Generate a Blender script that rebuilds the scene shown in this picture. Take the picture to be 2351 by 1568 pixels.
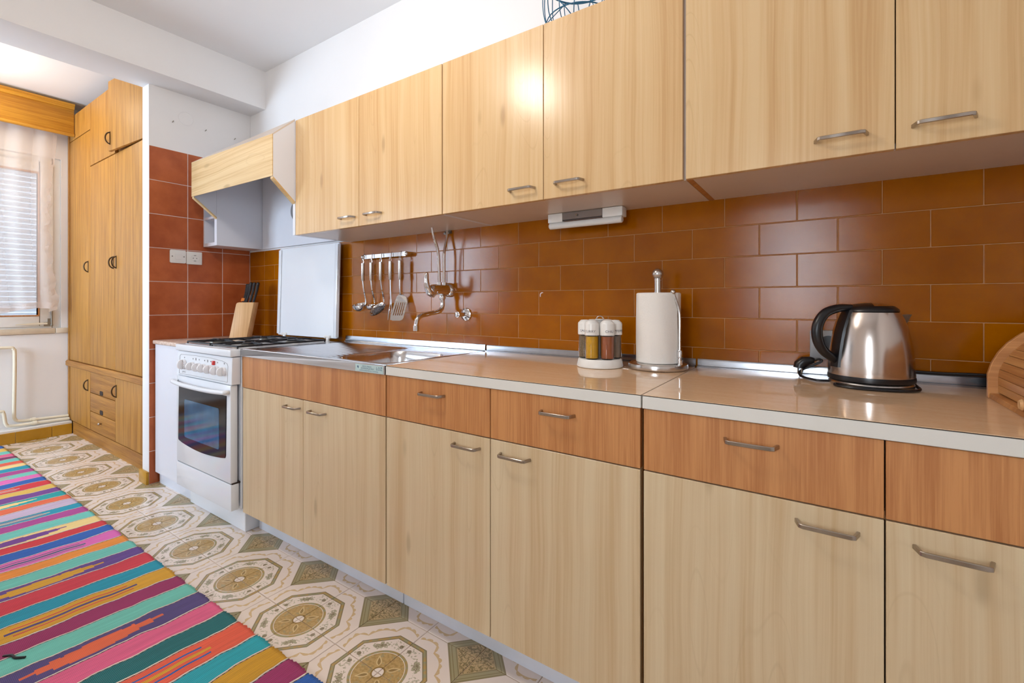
import bpy, bmesh, math, random
from mathutils import Vector, Matrix, noise

for o in list(bpy.data.objects):
    bpy.data.objects.remove(o)
scene = bpy.context.scene
COL = scene.collection
random.seed(7)
pi = math.pi

# ------------------------------------------------------------------ camera
cam_data = bpy.data.cameras.new('camera')
cam = bpy.data.objects.new('camera', cam_data)
COL.objects.link(cam)
cam.location = (3.342, -1.6567, 1.0893)
cam.rotation_euler = (pi / 2, 0, 0.5947)
cam_data.sensor_width = 36
cam_data.lens = 1060.66 / 2351 * 36
cam_data.shift_y = -(784 - 693.84) / 2351
cam_data.clip_start = 0.02
scene.camera = cam

# ------------------------------------------------------------------ world, exposure
world = bpy.data.worlds.new('sky')
scene.world = world
world.use_nodes = True
wb = world.node_tree.nodes['Background']
wb.inputs[0].default_value = (0.62, 0.78, 1.0, 1)
wb.inputs[1].default_value = 1.6
vs = scene.view_settings
vs.view_transform = 'Standard'
vs.look = 'None'
vs.gamma = 1
vs.use_curve_mapping = False
vs.exposure = 0.13


def area_light(name, loc, rot, sx, sy, power, color):
    d = bpy.data.lights.new(name, 'AREA')
    d.shape = 'RECTANGLE'
    d.size, d.size_y = sx, sy
    d.energy = power
    d.color = color
    o = bpy.data.objects.new(name, d)
    COL.objects.link(o)
    o.location = loc
    o.rotation_euler = rot
    return o


# daylight entering by the two windows of the wall behind the camera
area_light('daylight_window', (-1.15, -3.28, 1.55), (pi / 2, 0, 0), 1.36, 1.26, 100, (0.66, 0.82, 1.0))
area_light('daylight_side_window', (3.13, -3.28, 1.40), (pi / 2, 0, 0), 0.50, 1.06, 22, (0.82, 0.91, 1.0))
# daylight falling on the closed shutter of the alcove window
area_light('daylight_alcove', (-2.75, -1.18, 1.6), (0, -pi / 2, 0), 1.5, 1.5, 40, (0.88, 0.94, 1.0))


# ------------------------------------------------------------------ mesh helpers
def lin(c):
    return tuple(((v / 255) / 12.92 if v / 255 <= 0.04045 else ((v / 255 + 0.055) / 1.055) ** 2.4) for v in c)


class MB:
    def __init__(s):
        s.v, s.f, s.m, s.M = [], [], [], None
        s.mi = 0

    def add(s, verts, faces):
        b = len(s.v)
        for p in verts:
            p = Vector(p)
            s.v.append(s.M @ p if s.M else p)
        for f in faces:
            s.f.append([b + i for i in f])
            s.m.append(s.mi)
        return s

    def box(s, x0, x1, y0, y1, z0, z1):
        x0, x1 = min(x0, x1), max(x0, x1)
        y0, y1 = min(y0, y1), max(y0, y1)
        z0, z1 = min(z0, z1), max(z0, z1)
        return s.add([(x0, y0, z0), (x1, y0, z0), (x1, y1, z0), (x0, y1, z0), (x0, y0, z1), (x1, y0, z1), (x1, y1, z1), (x0, y1, z1)],
                     [(0, 3, 2, 1), (4, 5, 6, 7), (0, 1, 5, 4), (1, 2, 6, 5), (2, 3, 7, 6), (3, 0, 4, 7)])

    def prism(s, poly, fn, d0, d1):
        """poly of 2-D points, fn(a, b, d) -> xyz, extruded from d0 to d1"""
        n = len(poly)
        vs_ = [fn(a, b, d0) for a, b in poly] + [fn(a, b, d1) for a, b in poly]
        return s.add(vs_, [list(range(n))[::-1], list(range(n, 2 * n))] + [(i, (i + 1) % n, n + (i + 1) % n, n + i) for i in range(n)])

    def loft(s, rings, cap0=True, cap1=True, closed=True):
        n = len(rings[0])
        vs_ = [p for r in rings for p in r]
        fs = []
        for k in range(len(rings) - 1):
            for i in range(n if closed else n - 1):
                j = (i + 1) % n
                fs.append((k * n + i, k * n + j, (k + 1) * n + j, (k + 1) * n + i))
        if cap0:
            fs.append(list(range(n))[::-1])
        if cap1:
            fs.append([(len(rings) - 1) * n + i for i in range(n)])
        return s.add(vs_, fs)

    def lathe(s, prof, c=(0, 0, 0), n=32, cap0=True, cap1=True, a0=0.0):
        rings = [[(c[0] + max(r, 1e-5) * math.cos(a0 + 2 * pi * i / n), c[1] + max(r, 1e-5) * math.sin(a0 + 2 * pi * i / n), c[2] + z) for i in range(n)] for r, z in prof]
        return s.loft(rings, cap0, cap1)

    def cyl(s, p0, p1, r0, r1=None, n=16):
        return s.tube([p0, p1], [r0, r0 if r1 is None else r1], n)

    def tube(s, pts, r, n=10, closed=False):
        pts = [Vector(p) for p in pts]
        m = len(pts)
        rr = r if isinstance(r, (list, tuple)) else [r] * m
        tang = []
        for i in range(m):
            a = pts[(i - 1) % m] if (closed or i) else pts[0]
            b = pts[(i + 1) % m] if (closed or i < m - 1) else pts[-1]
            tang.append((b - a).normalized())
        t = tang[0]
        u = t.orthogonal().normalized()
        if abs(t.z) < 0.9:
            u = Vector((0, 0, 1)).cross(t).normalized()
        rings = []
        for i in range(m):
            t = tang[i]
            u = (u - t * u.dot(t)).normalized()
            w = t.cross(u)
            rings.append([pts[i] + (u * math.cos(2 * pi * k / n) + w * math.sin(2 * pi * k / n)) * rr[i] for k in range(n)])
        if closed:
            rings.append(rings[0])
            return s.loft(rings, False, False)
        return s.loft(rings)

    def ribbon(s, pts, up, w, t):
        """flat bar: pts path, up vector for the width, w width, t thickness"""
        pts = [Vector(p) for p in pts]
        up = Vector(up).normalized()
        rings = []
        for i, p in enumerate(pts):
            a = pts[max(i - 1, 0)]
            b = pts[min(i + 1, len(pts) - 1)]
            d = (b - a).normalized()
            nrm = d.cross(up).normalized()
            ww = w[i] if isinstance(w, (list, tuple)) else w
            rings.append([p + up * ww / 2 + nrm * t / 2, p - up * ww / 2 + nrm * t / 2, p - up * ww / 2 - nrm * t / 2, p + up * ww / 2 - nrm * t / 2])
        return s.loft(rings)

    def sphere(s, c, r, n=16, m=10, sc=(1, 1, 1)):
        rings = []
        for k in range(m + 1):
            a = -pi / 2 + pi * k / m
            rings.append([(c[0] + sc[0] * r * max(math.cos(a), 1e-4) * math.cos(2 * pi * i / n), c[1] + sc[1] * r * max(math.cos(a), 1e-4) * math.sin(2 * pi * i / n), c[2] + sc[2] * r * math.sin(a)) for i in range(n)])
        return s.loft(rings)


def smooth_path(pts, k=6):
    """Catmull-Rom through pts"""
    P = [Vector(p) for p in pts]
    P = [P[0] * 2 - P[1]] + P + [P[-1] * 2 - P[-2]]
    out = []
    for i in range(1, len(P) - 2):
        for j in range(k):
            t = j / k
            a, b, c, d = P[i - 1], P[i], P[i + 1], P[i + 2]
            out.append(0.5 * ((2 * b) + (c - a) * t + (2 * a - 5 * b + 4 * c - d) * t * t + (3 * b - a - 3 * c + d) * t ** 3))
    out.append(P[-2])
    return out


def rrect(cx, cy, hx, hy, r, n=5):
    """rounded rectangle outline, counter-clockwise"""
    out = []
    for qx, qy, a0 in ((1, 1, 0), (-1, 1, pi / 2), (-1, -1, pi), (1, -1, 1.5 * pi)):
        for k in range(n + 1):
            a = a0 + pi / 2 * k / n
            out.append((cx + qx * (hx - r) + r * math.cos(a), cy + qy * (hy - r) + r * math.sin(a)))
    return out


WPOS = {}


def props(o, label=None, cat=None, group=None, kind=None):
    if label: o['label'] = label
    if cat: o['category'] = cat
    if group: o['group'] = group
    if kind: o['kind'] = kind
    return o


def mesh_from(mb, mats, origin, bevel=0, seg=2, smooth=True, name='mesh', angle=0.6):
    me = bpy.data.meshes.new(name)
    bm = bmesh.new()
    vv = [bm.verts.new(p - origin) for p in mb.v]
    for f, m in zip(mb.f, mb.m):
        try:
            nf = bm.faces.new([vv[i] for i in f])
            nf.material_index = m
        except ValueError:
            pass
    bmesh.ops.remove_doubles(bm, verts=bm.verts[:], dist=1e-6)
    bmesh.ops.recalc_face_normals(bm, faces=bm.faces[:])
    if bevel:
        ed = [e for e in bm.edges if len(e.link_faces) == 2 and e.calc_face_angle(0) > 0.5]
        bmesh.ops.bevel(bm, geom=ed, offset=bevel, segments=seg, profile=0.5, affect='EDGES', clamp_overlap=True)
    if smooth:
        for f in bm.faces:
            f.smooth = True
        for e in bm.edges:
            if len(e.link_faces) == 2 and e.calc_face_angle(0) > angle:
                e.smooth = False
    bm.to_mesh(me)
    bm.free()
    for m in (mats if isinstance(mats, (list, tuple)) else [mats]):
        me.materials.append(m)
    return me


def bounds(vs_):
    lo = Vector((min(p.x for p in vs_), min(p.y for p in vs_), min(p.z for p in vs_)))
    hi = Vector((max(p.x for p in vs_), max(p.y for p in vs_), max(p.z for p in vs_)))
    return lo, hi


def link(o, parent=None, wpos=None):
    COL.objects.link(o)
    if parent:
        o.parent = parent
        o.location = wpos - WPOS[parent.name]
    else:
        o.location = wpos
    WPOS[o.name] = Vector(wpos)
    return o


def obj(name, mb, mats, parent=None, bevel=0, seg=2, smooth=True, label=None, cat=None, group=None, kind=None, angle=0.6):
    """one mesh object, geometry given in world coordinates, origin at the centre of its base"""
    lo, hi = bounds(mb.v)
    org = Vector(((lo.x + hi.x) / 2, (lo.y + hi.y) / 2, lo.z))
    me = mesh_from(mb, mats, org, bevel, seg, smooth, name, angle)
    o = bpy.data.objects.new(name, me)
    link(o, parent, org)
    return props(o, label, cat, group, kind)


def inst(src, wpos, parent=None, name=None):
    """copy of a mesh object sharing its mesh, placed at wpos"""
    o = bpy.data.objects.new(name or src.name.split('.')[0], src.data)
    return link(o, parent, Vector(wpos))


def thing(name, label, cat, loc, group=None):
    o = bpy.data.objects.new(name, None)
    o.empty_display_size = 0.05
    link(o, None, Vector(loc))
    return props(o, label, cat, group)


def B(*a):
    return MB().box(*a)


def text_mb(body, size, fn, thick=0.0004, align='CENTER', sx=1.0):
    """lettering as a thin mesh; fn(a, b, d) maps text plane to the world"""
    cu = bpy.data.curves.new('lettering', 'FONT')
    cu.body = body
    cu.size = size
    cu.align_x = align
    cu.align_y = 'CENTER'
    cu.resolution_u = 2
    cu.extrude = thick
    t = bpy.data.objects.new('lettering', cu)
    COL.objects.link(t)
    bpy.context.view_layer.update()
    me = bpy.data.meshes.new_from_object(t)
    mb = MB()
    mb.add([fn(v.co.x * sx, v.co.y, v.co.z) for v in me.vertices], [list(p.vertices) for p in me.polygons])
    bpy.data.objects.remove(t)
    bpy.data.meshes.remove(me)
    return mb


# ------------------------------------------------------------------ materials
class NT:
    """small wrapper so node maths can be written as expressions"""
    def __init__(s, name):
        s.mat = bpy.data.materials.new(name)
        s.mat.use_nodes = True
        s.t = s.mat.node_tree
        s.b = s.t.nodes['Principled BSDF']
        s.out = s.t.nodes['Material Output']

    def node(s, typ, **kw):
        n = s.t.nodes.new(typ)
        for k, v in kw.items():
            setattr(n, k, v)
        return n

    def sock(s, x, inp):
        if isinstance(x, E_):
            s.t.links.new(x.s, inp)
        elif isinstance(x, bpy.types.NodeSocket):
            s.t.links.new(x, inp)
        else:
            try:
                inp.default_value = x
            except Exception:
                inp.default_value = tuple(x) + (1,) if len(x) == 3 else x

    def m(s, op, a, b=None, c=None):
        n = s.node('ShaderNodeMath', operation=op)
        for i, x in enumerate((a, b, c)):
            if x is not None:
                s.sock(x, n.inputs[i])
        return E_(s, n.outputs[0])

    def coords(s, kind='Object'):
        if kind == 'World':
            return s.node('ShaderNodeNewGeometry').outputs['Position']
        return s.node('ShaderNodeTexCoord').outputs[kind]

    def rand(s):
        return E_(s, s.node('ShaderNodeObjectInfo').outputs['Random'])

    def xyz(s, v):
        n = s.node('ShaderNodeSeparateXYZ')
        s.t.links.new(v, n.inputs[0])
        return [E_(s, n.outputs[i]) for i in range(3)]

    def vec(s, x, y, z):
        n = s.node('ShaderNodeCombineXYZ')
        for i, q in enumerate((x, y, z)):
            s.sock(q, n.inputs[i])
        return n.outputs[0]

    def noise(s, v, scale, detail=3, rough=0.55, dist=0.0):
        n = s.node('ShaderNodeTexNoise')
        s.t.links.new(v, n.inputs['Vector'])
        n.inputs['Scale'].default_value = scale
        n.inputs['Detail'].default_value = detail
        n.inputs['Roughness'].default_value = rough
        n.inputs['Distortion'].default_value = dist
        return E_(s, n.outputs[0])

    def voro(s, v, scale, feature='F1', rnd=1.0):
        n = s.node('ShaderNodeTexVoronoi', feature=feature)
        s.t.links.new(v, n.inputs['Vector'])
        n.inputs['Scale'].default_value = scale
        n.inputs['Randomness'].default_value = rnd
        return E_(s, n.outputs['Distance'])

    def mix(s, f, a, b):
        n = s.node('ShaderNodeMix', data_type='RGBA')
        s.sock(f, n.inputs[0])
        s.sock(a, n.inputs[6])
        s.sock(b, n.inputs[7])
        return n.outputs[2]

    def ramp(s, f, stops):
        n = s.node('ShaderNodeValToRGB')
        e = n.color_ramp.elements
        while len(e) < len(stops):
            e.new(0.5)
        for i, (p, c) in enumerate(stops):
            e[i].position = p
            e[i].color = tuple(c) + (1,)
        s.sock(f, n.inputs[0])
        return n.outputs[0]

    def bump(s, h, strength=0.2, dist=0.01):
        n = s.node('ShaderNodeBump')
        n.inputs['Strength'].default_value = strength
        n.inputs['Distance'].default_value = dist
        s.sock(h, n.inputs['Height'])
        s.t.links.new(n.outputs[0], s.b.inputs['Normal'])

    def set(s, **kw):
        for k, v in kw.items():
            s.sock(v, s.b.inputs[k.replace('_', ' ')])
        return s


class E_:
    def __init__(s, nt, sk): s.n, s.s = nt, sk
    def __add__(s, o): return s.n.m('ADD', s, o)
    __radd__ = __add__
    def __sub__(s, o): return s.n.m('SUBTRACT', s, o)
    def __rsub__(s, o): return s.n.m('SUBTRACT', o, s)
    def __mul__(s, o): return s.n.m('MULTIPLY', s, o)
    __rmul__ = __mul__
    def __truediv__(s, o): return s.n.m('DIVIDE', s, o)
    def abs(s): return s.n.m('ABSOLUTE', s)
    def fract(s): return s.n.m('FRACT', s)
    def floor(s): return s.n.m('FLOOR', s)
    def sin(s): return s.n.m('SINE', s)
    def max(s, o): return s.n.m('MAXIMUM', s, o)
    def min(s, o): return s.n.m('MINIMUM', s, o)
    def gt(s, o): return s.n.m('GREATER_THAN', s, o)
    def lt(s, o): return s.n.m('LESS_THAN', s, o)
    def sqrt(s): return s.n.m('SQRT', s)
    def atan2(s, o): return s.n.m('ARCTAN2', s, o)
    def step(s, a, b):
        """smooth 0..1 between a and b"""
        n = s.n.node('ShaderNodeMapRange', interpolation_type='SMOOTHSTEP')
        s.n.sock(s, n.inputs[0])
        n.inputs[1].default_value, n.inputs[2].default_value = a, b
        return E_(s.n, n.outputs[0])


def mul(c, k):
    return tuple(min(1, v * k) for v in c)


def plain(name, rgb, rough=0.5, metal=0.0, var=0.06, nscale=8, bump=0, bscale=60, **kw):
    """plain surface with slight uneven tone"""
    n = NT(name)
    c = lin(rgb)
    co = n.coords()
    f = n.noise(co, nscale, 4)
    col = n.ramp(f, [(0.3, mul(c, 1 - var)), (0.7, mul(c, 1 + var))])
    n.set(Base_Color=col, Roughness=rough, Metallic=metal, **kw)
    if bump:
        n.bump(n.noise(co, bscale, 3), bump, 0.004)
    return n.mat


def pine(name, light, mid, dark, axis=2, rough=0.3, seed=0.0, knots=0.6):
    n = NT(name)
    x, y, z = n.xyz(n.coords())
    r = n.rand()
    if axis == 0:
        x, z = z, x
    a = x + y * 0.35 + r * 37.0 + seed
    g = z + r * 11.0
    warp = n.noise(n.vec(a * 3.0, g * 1.1, r * 5.0), 1.0, 2)
    a2 = a + (warp - 0.5) * 0.05
    broad = n.noise(n.vec(a2 * 20.0, g * 0.35, 0.0), 1.0, 4, 0.6)
    fine = n.noise(n.vec(a2 * 150.0, g * 1.6, 3.0), 1.0, 3, 0.6)
    rings = n.noise(n.vec(a * 6.0, g * 0.9, 9.0), 1.0, 1, 0.3)
    line = ((rings * 26.0).fract() - 0.5).abs().step(0.43, 0.5) * rings.step(0.52, 0.66) * 0.28
    kv = n.voro(n.vec(a * 7.5, g * 2.2, 0.0), 1.0)
    kn = (1.0 - kv.step(0.035, 0.12)) * knots
    t = (broad - 0.5) * 0.72 + (fine - 0.5) * 0.34 + 0.5
    col = n.ramp(t, [(0.38, lin(dark)), (0.5, lin(mid)), (0.62, lin(light))])
    col = n.mix(line, col, lin(mul255(dark, 0.93)))
    col = n.mix(kn, col, lin(mul255(dark, 0.86)))
    n.set(Base_Color=col, Roughness=rough)
    n.b.inputs['Specular IOR Level'].default_value = 0.4
    n.bump(fine, 0.03, 0.002)
    return n.mat


def mul255(c, k):
    return tuple(min(255, v * k) for v in c)


def oak(name, light, dark, axis=2, rough=0.5, sc=1.0, coat=0.0):
    """fine straight grain"""
    n = NT(name)
    x, y, z = n.xyz(n.coords())
    r = n.rand()
    if axis == 0:
        x, z = z, x
    if axis == 1:
        y, z = z, y
    a = x + y * 0.8 + r * 21.0
    g = z + r * 7.0
    fine = n.noise(n.vec(a * 260.0 * sc, g * 5.0 * sc, 0.0), 1.0, 4, 0.65)
    med = n.noise(n.vec(a * 40.0 * sc, g * 1.4 * sc, 4.0), 1.0, 3)
    t = (fine - 0.5) * 0.75 + (med - 0.5) * 0.75 + 0.54
    n.set(Base_Color=n.ramp(t, [(0.42, lin(dark)), (0.66, lin(light))]), Roughness=rough)
    n.b.inputs['Coat Weight'].default_value = coat
    n.b.inputs['Coat Roughness'].default_value = 0.2
    n.bump(fine, 0.06, 0.002)
    return n.mat


def tile_mat(name, c0, c1, rough, peel=0.25, edge=None):
    n = NT(name)
    co = n.coords()
    x, y, z = n.xyz(co)
    r = n.rand()
    v = n.vec(x + r * 13.0, y + r * 5.0, z + r * 9.0)
    f = n.noise(v, 9.0, 3) * 0.85 + r * 0.15
    fine = n.noise(v, 160.0, 2)
    col = n.mix(fine * 0.25, n.ramp(f, [(0.3, lin(c0)), (0.7, lin(c1))]), lin(mul255(c0, 0.9)))
    n.set(Base_Color=col, Roughness=rough)
    n.b.inputs['Specular IOR Level'].default_value = 0.28
    n.bump(n.noise(v, 700.0, 2) * 0.6 + n.noise(v, 60.0, 2) * 0.25, peel, 0.0009)
    return n.mat


def brushed(name, rgb, rough=0.28, axis=2, aniso=220.0):
    n = NT(name)
    x, y, z = n.xyz(n.coords())
    if axis == 2:
        v = n.vec(x * 6.0, y * 6.0, z * aniso)
    else:
        v = n.vec(x * 4.0, y * aniso, z * aniso)
    f = n.noise(v, 1.0, 3)
    c = lin(rgb)
    n.set(Base_Color=n.ramp(f, [(0.3, mul(c, 0.9)), (0.7, mul(c, 1.06))]), Metallic=1.0, Roughness=f * 0.12 + rough - 0.06)
    n.bump(f, 0.04, 0.001)
    return n.mat


def glass(name, rgb=(255, 255, 255), rough=0.0):
    n = NT(name)
    n.set(Base_Color=n.mix(n.noise(n.coords(), 3.0) * 0.04, lin(rgb), lin(mul255(rgb, 0.9))), Roughness=rough, Transmission_Weight=1.0, IOR=1.45)
    return n.mat


def pane(name):
    """thin window pane: mostly clear, a little reflection"""
    n = NT(name)
    tr = n.node('ShaderNodeBsdfTransparent')
    gl = n.node('ShaderNodeBsdfGlossy')
    gl.inputs['Roughness'].default_value = 0.02
    fr = n.node('ShaderNodeFresnel')
    fr.inputs[0].default_value = 1.35
    mx = n.node('ShaderNodeMixShader')
    n.t.links.new(fr.outputs[0], mx.inputs[0])
    n.t.links.new(tr.outputs[0], mx.inputs[1])
    n.t.links.new(gl.outputs[0], mx.inputs[2])
    n.t.links.new(mx.outputs[0], n.out.inputs[0])
    return n.mat


def emit(name, rgb, strength):
    n = NT(name)
    n.set(Base_Color=lin(rgb), Roughness=0.4)
    n.b.inputs['Emission Color'].default_value = lin(rgb) + (1,)
    n.b.inputs['Emission Strength'].default_value = strength
    return n.mat


M = {}
M['plaster'] = plain('white_plaster', (240, 239, 240), 0.9, var=0.012, nscale=3, bump=0.08, bscale=40)
M['ceiling'] = plain('ceiling_paint', (240, 240, 242), 0.92, var=0.01, nscale=2, bump=0.05, bscale=30)
M['grout'] = plain('pale_grout', (190, 165, 140), 0.9, var=0.1, nscale=30)
M['grout_back'] = plain('tan_grout', (176, 128, 84), 0.85, var=0.15, nscale=25)
M['grout_white'] = plain('white_grout', (225, 215, 212), 0.9, var=0.05, nscale=25)
M['back_tile'] = tile_mat('brown_glazed_tile', (148, 79, 0), (168, 97, 0), 0.09, 0.22)
M['side_tile'] = tile_mat('red_brown_tile', (166, 82, 42), (198, 108, 62), 0.3, 0.12)
M['ochre_tile'] = tile_mat('ochre_skirting_tile', (178, 128, 30), (196, 146, 48), 0.25, 0.1)
M['pine'] = pine('pale_pine_laminate', (222, 190, 144), (216, 180, 132), (204, 163, 113), rough=0.24)
M['pine_low'] = pine('pale_pine_laminate_base', (218, 196, 160), (212, 187, 150), (201, 171, 131), seed=3.0)
M['pine_h'] = pine('pine_laminate_horizontal', (224, 197, 150), (217, 186, 136), (200, 163, 110), axis=0, rough=0.45)
M['orange_wood'] = oak('orange_drawer_wood', (202, 140, 84), (178, 114, 62), axis=2, sc=0.8)
M['edge_wood'] = oak('brown_edge_band', (188, 130, 70), (164, 106, 52), axis=2)
M['wardrobe'] = oak('honey_oak_veneer', (186, 132, 54), (154, 102, 36), axis=2, sc=0.9)
M['wardrobe_h'] = oak('honey_oak_veneer_rail', (176, 122, 50), (142, 90, 32), axis=0, sc=0.9)
M['pelmet'] = oak('pelmet_oak', (204, 148, 48), (176, 118, 30), axis=1, sc=0.9)
M['beech'] = oak('beech_block', (226, 182, 130), (208, 158, 104), axis=2, sc=0.5)
M['bamboo'] = oak('bamboo_slats', (206, 150, 90), (176, 116, 62), axis=1, sc=0.35)
M['bamboo_side'] = oak('bamboo_panel', (204, 146, 88), (178, 120, 66), axis=0, sc=0.35)
M['white_mel'] = plain('white_melamine', (226, 228, 236), 0.35, var=0.012, nscale=3)
M['under_mel'] = plain('cabinet_underside', (214, 198, 184), 0.3, var=0.03, nscale=4)
M['white_paint'] = plain('white_paint', (234, 234, 232), 0.45, var=0.02, nscale=6)
M['cream_paint'] = plain('cream_pipe_paint', (236, 228, 206), 0.35, var=0.03, nscale=10)
M['plinth'] = plain('white_plinth', (224, 228, 238), 0.4, var=0.03, nscale=9)
M['enamel'] = plain('white_enamel', (232, 236, 242), 0.16, var=0.008, nscale=3)
M['knob_white'] = plain('white_knob_plastic', (236, 234, 236), 0.3, var=0.01)
M['black_iron'] = plain('black_cast_iron', (26, 26, 30), 0.5, var=0.2, bump=0.2, bscale=120)
M['black_plastic'] = plain('black_plastic', (20, 20, 24), 0.32, var=0.1)
M['black_gloss'] = plain('black_gloss', (16, 20, 32), 0.1, var=0.1, Specular_IOR_Level=0.25)
M['dark_gap'] = plain('dark_gap', (44, 32, 26), 0.8)
M['red'] = plain('red_button', (206, 44, 40), 0.3)
M['orange'] = plain('orange_plastic', (220, 120, 20), 0.4)
M['chrome'] = plain('chrome', (225, 226, 230), 0.06, 1.0, var=0.02)
M['nickel'] = plain('satin_nickel', (170, 160, 150), 0.22, 1.0, var=0.04, nscale=30)
M['bronze'] = plain('dark_bronze', (96, 80, 62), 0.35, 1.0, var=0.08)
M['steel'] = brushed('brushed_steel', (205, 200, 196), 0.26)
M['kettle'] = plain('kettle_steel', (205, 194, 186), 0.2, 1.0, var=0.02, nscale=5)
M['sink'] = brushed('sink_steel', (222, 223, 226), 0.2, axis=0, aniso=120.0)
M['strip'] = plain('aluminium_strip', (165, 167, 172), 0.2, 1.0, var=0.08, nscale=20)
M['galv'] = plain('galvanised', (150, 146, 136), 0.45, 0.8, var=0.1, nscale=30)
M['glass'] = glass('clear_glass')
M['pane'] = pane('window_pane')
M['worktop_edge'] = plain('worktop_edge_white', (224, 220, 212), 0.35, var=0.02, nscale=8)
M['paper'] = plain('paper_towel', (238, 234, 228), 0.9, var=0.01, bump=0.35, bscale=220)
M['curry'] = plain('curry_powder', (244, 184, 6), 0.9, var=0.06, nscale=60)
M['chili'] = plain('chili_powder', (182, 96, 48), 0.9, var=0.06, nscale=60)
M['herbs'] = plain('dried_herbs', (140, 116, 80), 0.95, var=0.5, nscale=260)
M['pepper'] = plain('ground_pepper', (140, 116, 96), 0.95, var=0.15, nscale=90)
M['salt'] = plain('salt', (225, 222, 215), 0.95)
M['plastic_white'] = plain('white_plastic', (236, 234, 230), 0.3, var=0.01)
M['ink'] = plain('grey_ink', (104, 104, 108), 0.6)
M['ink_blue'] = plain('blue_ink', (44, 84, 120), 0.6)
M['sticker'] = plain('pale_sticker', (186, 208, 206), 0.4, var=0.04)
M['blue_wire'] = plain('blue_wire', (20, 96, 132), 0.35, var=0.08)
M['grey_plastic'] = plain('grey_plastic', (150, 152, 156), 0.4)
n = NT('shutter_slat')
tl = n.node('ShaderNodeBsdfTranslucent')
df = n.node('ShaderNodeBsdfDiffuse')
c_ = n.ramp(n.noise(n.coords(), 6.0), [(0.3, lin((236, 240, 244))), (0.7, lin((242, 246, 250)))])
n.t.links.new(c_, tl.inputs[0])
n.t.links.new(c_, df.inputs[0])
mx = n.node('ShaderNodeMixShader')
mx.inputs[0].default_value = 0.3
n.t.links.new(df.outputs[0], mx.inputs[1])
n.t.links.new(tl.outputs[0], mx.inputs[2])
n.t.links.new(mx.outputs[0], n.out.inputs[0])
M['slat'] = n.mat
M['stone'] = plain('sill_stone', (222, 210, 190), 0.5, var=0.06, nscale=18)
M['lamp_glass'] = emit('opal_lamp_glass', (255, 226, 180), 4.0)
M['lamp_glass2'] = emit('opal_lamp_glass_kitchen', (255, 246, 234), 62.0)
M['tube'] = plain('unlit_tube', (228, 228, 226), 0.35, var=0.01)

# worktop laminate: beige, very glossy, faint straight mottling
n = NT('beige_worktop_laminate')
x, y, z = n.xyz(n.coords())
f = n.noise(n.vec(x * 6.0, y * 40.0, z), 1.0, 4) * 0.6 + n.noise(n.coords(), 90.0, 2) * 0.4
n.set(Base_Color=n.ramp(f, [(0.35, lin((232, 194, 154))), (0.65, lin((238, 204, 168)))]), Roughness=0.05)
M['worktop'] = n.mat

n = NT('speckled_stone_laminate')
f = n.noise(n.coords(), 70.0, 4)
n.set(Base_Color=n.ramp(f, [(0.35, lin((206, 176, 156))), (0.6, lin((226, 204, 188)))]), Roughness=0.25)
M['stone_top'] = n.mat

# sheer curtain
n = NT('sheer_curtain')
tr = n.node('ShaderNodeBsdfTransparent')
tl = n.node('ShaderNodeBsdfTranslucent')
tl.inputs[0].default_value = lin((250, 240, 234)) + (1,)
df = n.node('ShaderNodeBsdfDiffuse')
df.inputs[0].default_value = lin((250, 242, 238)) + (1,)
m1 = n.node('ShaderNodeMixShader')
m2 = n.node('ShaderNodeMixShader')
m1.inputs[0].default_value = 0.5
n.t.links.new(df.outputs[0], m1.inputs[1])
n.t.links.new(tl.outputs[0], m1.inputs[2])
x, y, z = n.xyz(n.coords())
wv = ((y * 2200.0).sin() * (z * 2200.0).sin()) * 0.05 + 0.50
n.sock(wv, m2.inputs[0])
n.t.links.new(tr.outputs[0], m2.inputs[1])
n.t.links.new(m1.outputs[0], m2.inputs[2])
n.t.links.new(m2.outputs[0], n.out.inputs[0])
M['curtain'] = n.mat

# woven rug: colours stored per stripe on the mesh, weave added here
n = NT('woven_rug')
ca = n.node('ShaderNodeVertexColor', layer_name='stripe')
co = n.coords()
x, y, z = n.xyz(co)
fib = n.noise(n.vec(x * 500.0, y * 18.0, z), 1.0, 3, 0.6)
dots = ((x * 1300.0).sin() * (y * 900.0).sin()).step(0.2, 0.9)
streak = n.noise(n.vec(x * 120.0, y * 3.0, z), 1.0, 3)
hs = n.node('ShaderNodeHueSaturation')
n.t.links.new(ca.outputs[0], hs.inputs['Color'])
n.sock(fib * 0.4 + streak * 0.6 + 0.56, hs.inputs['Value'])
col = n.mix(dots * 0.2, hs.outputs[0], (0.75, 0.7, 0.66))
n.set(Base_Color=col, Roughness=0.95)
n.bump(fib * 0.6 + dots * 0.5, 0.5, 0.003)
M['rug'] = n.mat

# patterned floor tile (four tiles make a medallion), printed on the glaze
n = NT('patterned_floor_tile')
PX, PY, PIT = 1.845, -0.752, 0.4085
wx, wy, wz = n.xyz(n.coords('World'))
p = ((wx - PX) / PIT + 0.5).fract() * 2.0 - 1.0
q = ((wy - PY) / PIT + 0.5).fract() * 2.0 - 1.0
v2 = n.vec(wx, wy, 0.0)
nz = n.noise(v2, 120.0, 3)
nz2 = n.noise(v2, 55.0, 3)
ap, aq = p.abs(), q.abs()
rad = (p * p + q * q).sqrt()
octa = ap.max(aq).max((ap + aq) * 0.7071)
th = q.atan2(p)
# scalloped garland between octagon and corner diamonds
garl = octa - (0.80 + (th * 6.0).sin().abs() * 0.075)
leaf = (th * 24.0).sin().abs() * 0.034 + (nz2 - 0.5) * 0.05 + 0.012
g_mask = (garl.gt(-0.008)) * (garl.lt(leaf)) * (ap.min(aq)).gt(0.035) * ((ap + aq).lt(1.40))
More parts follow.
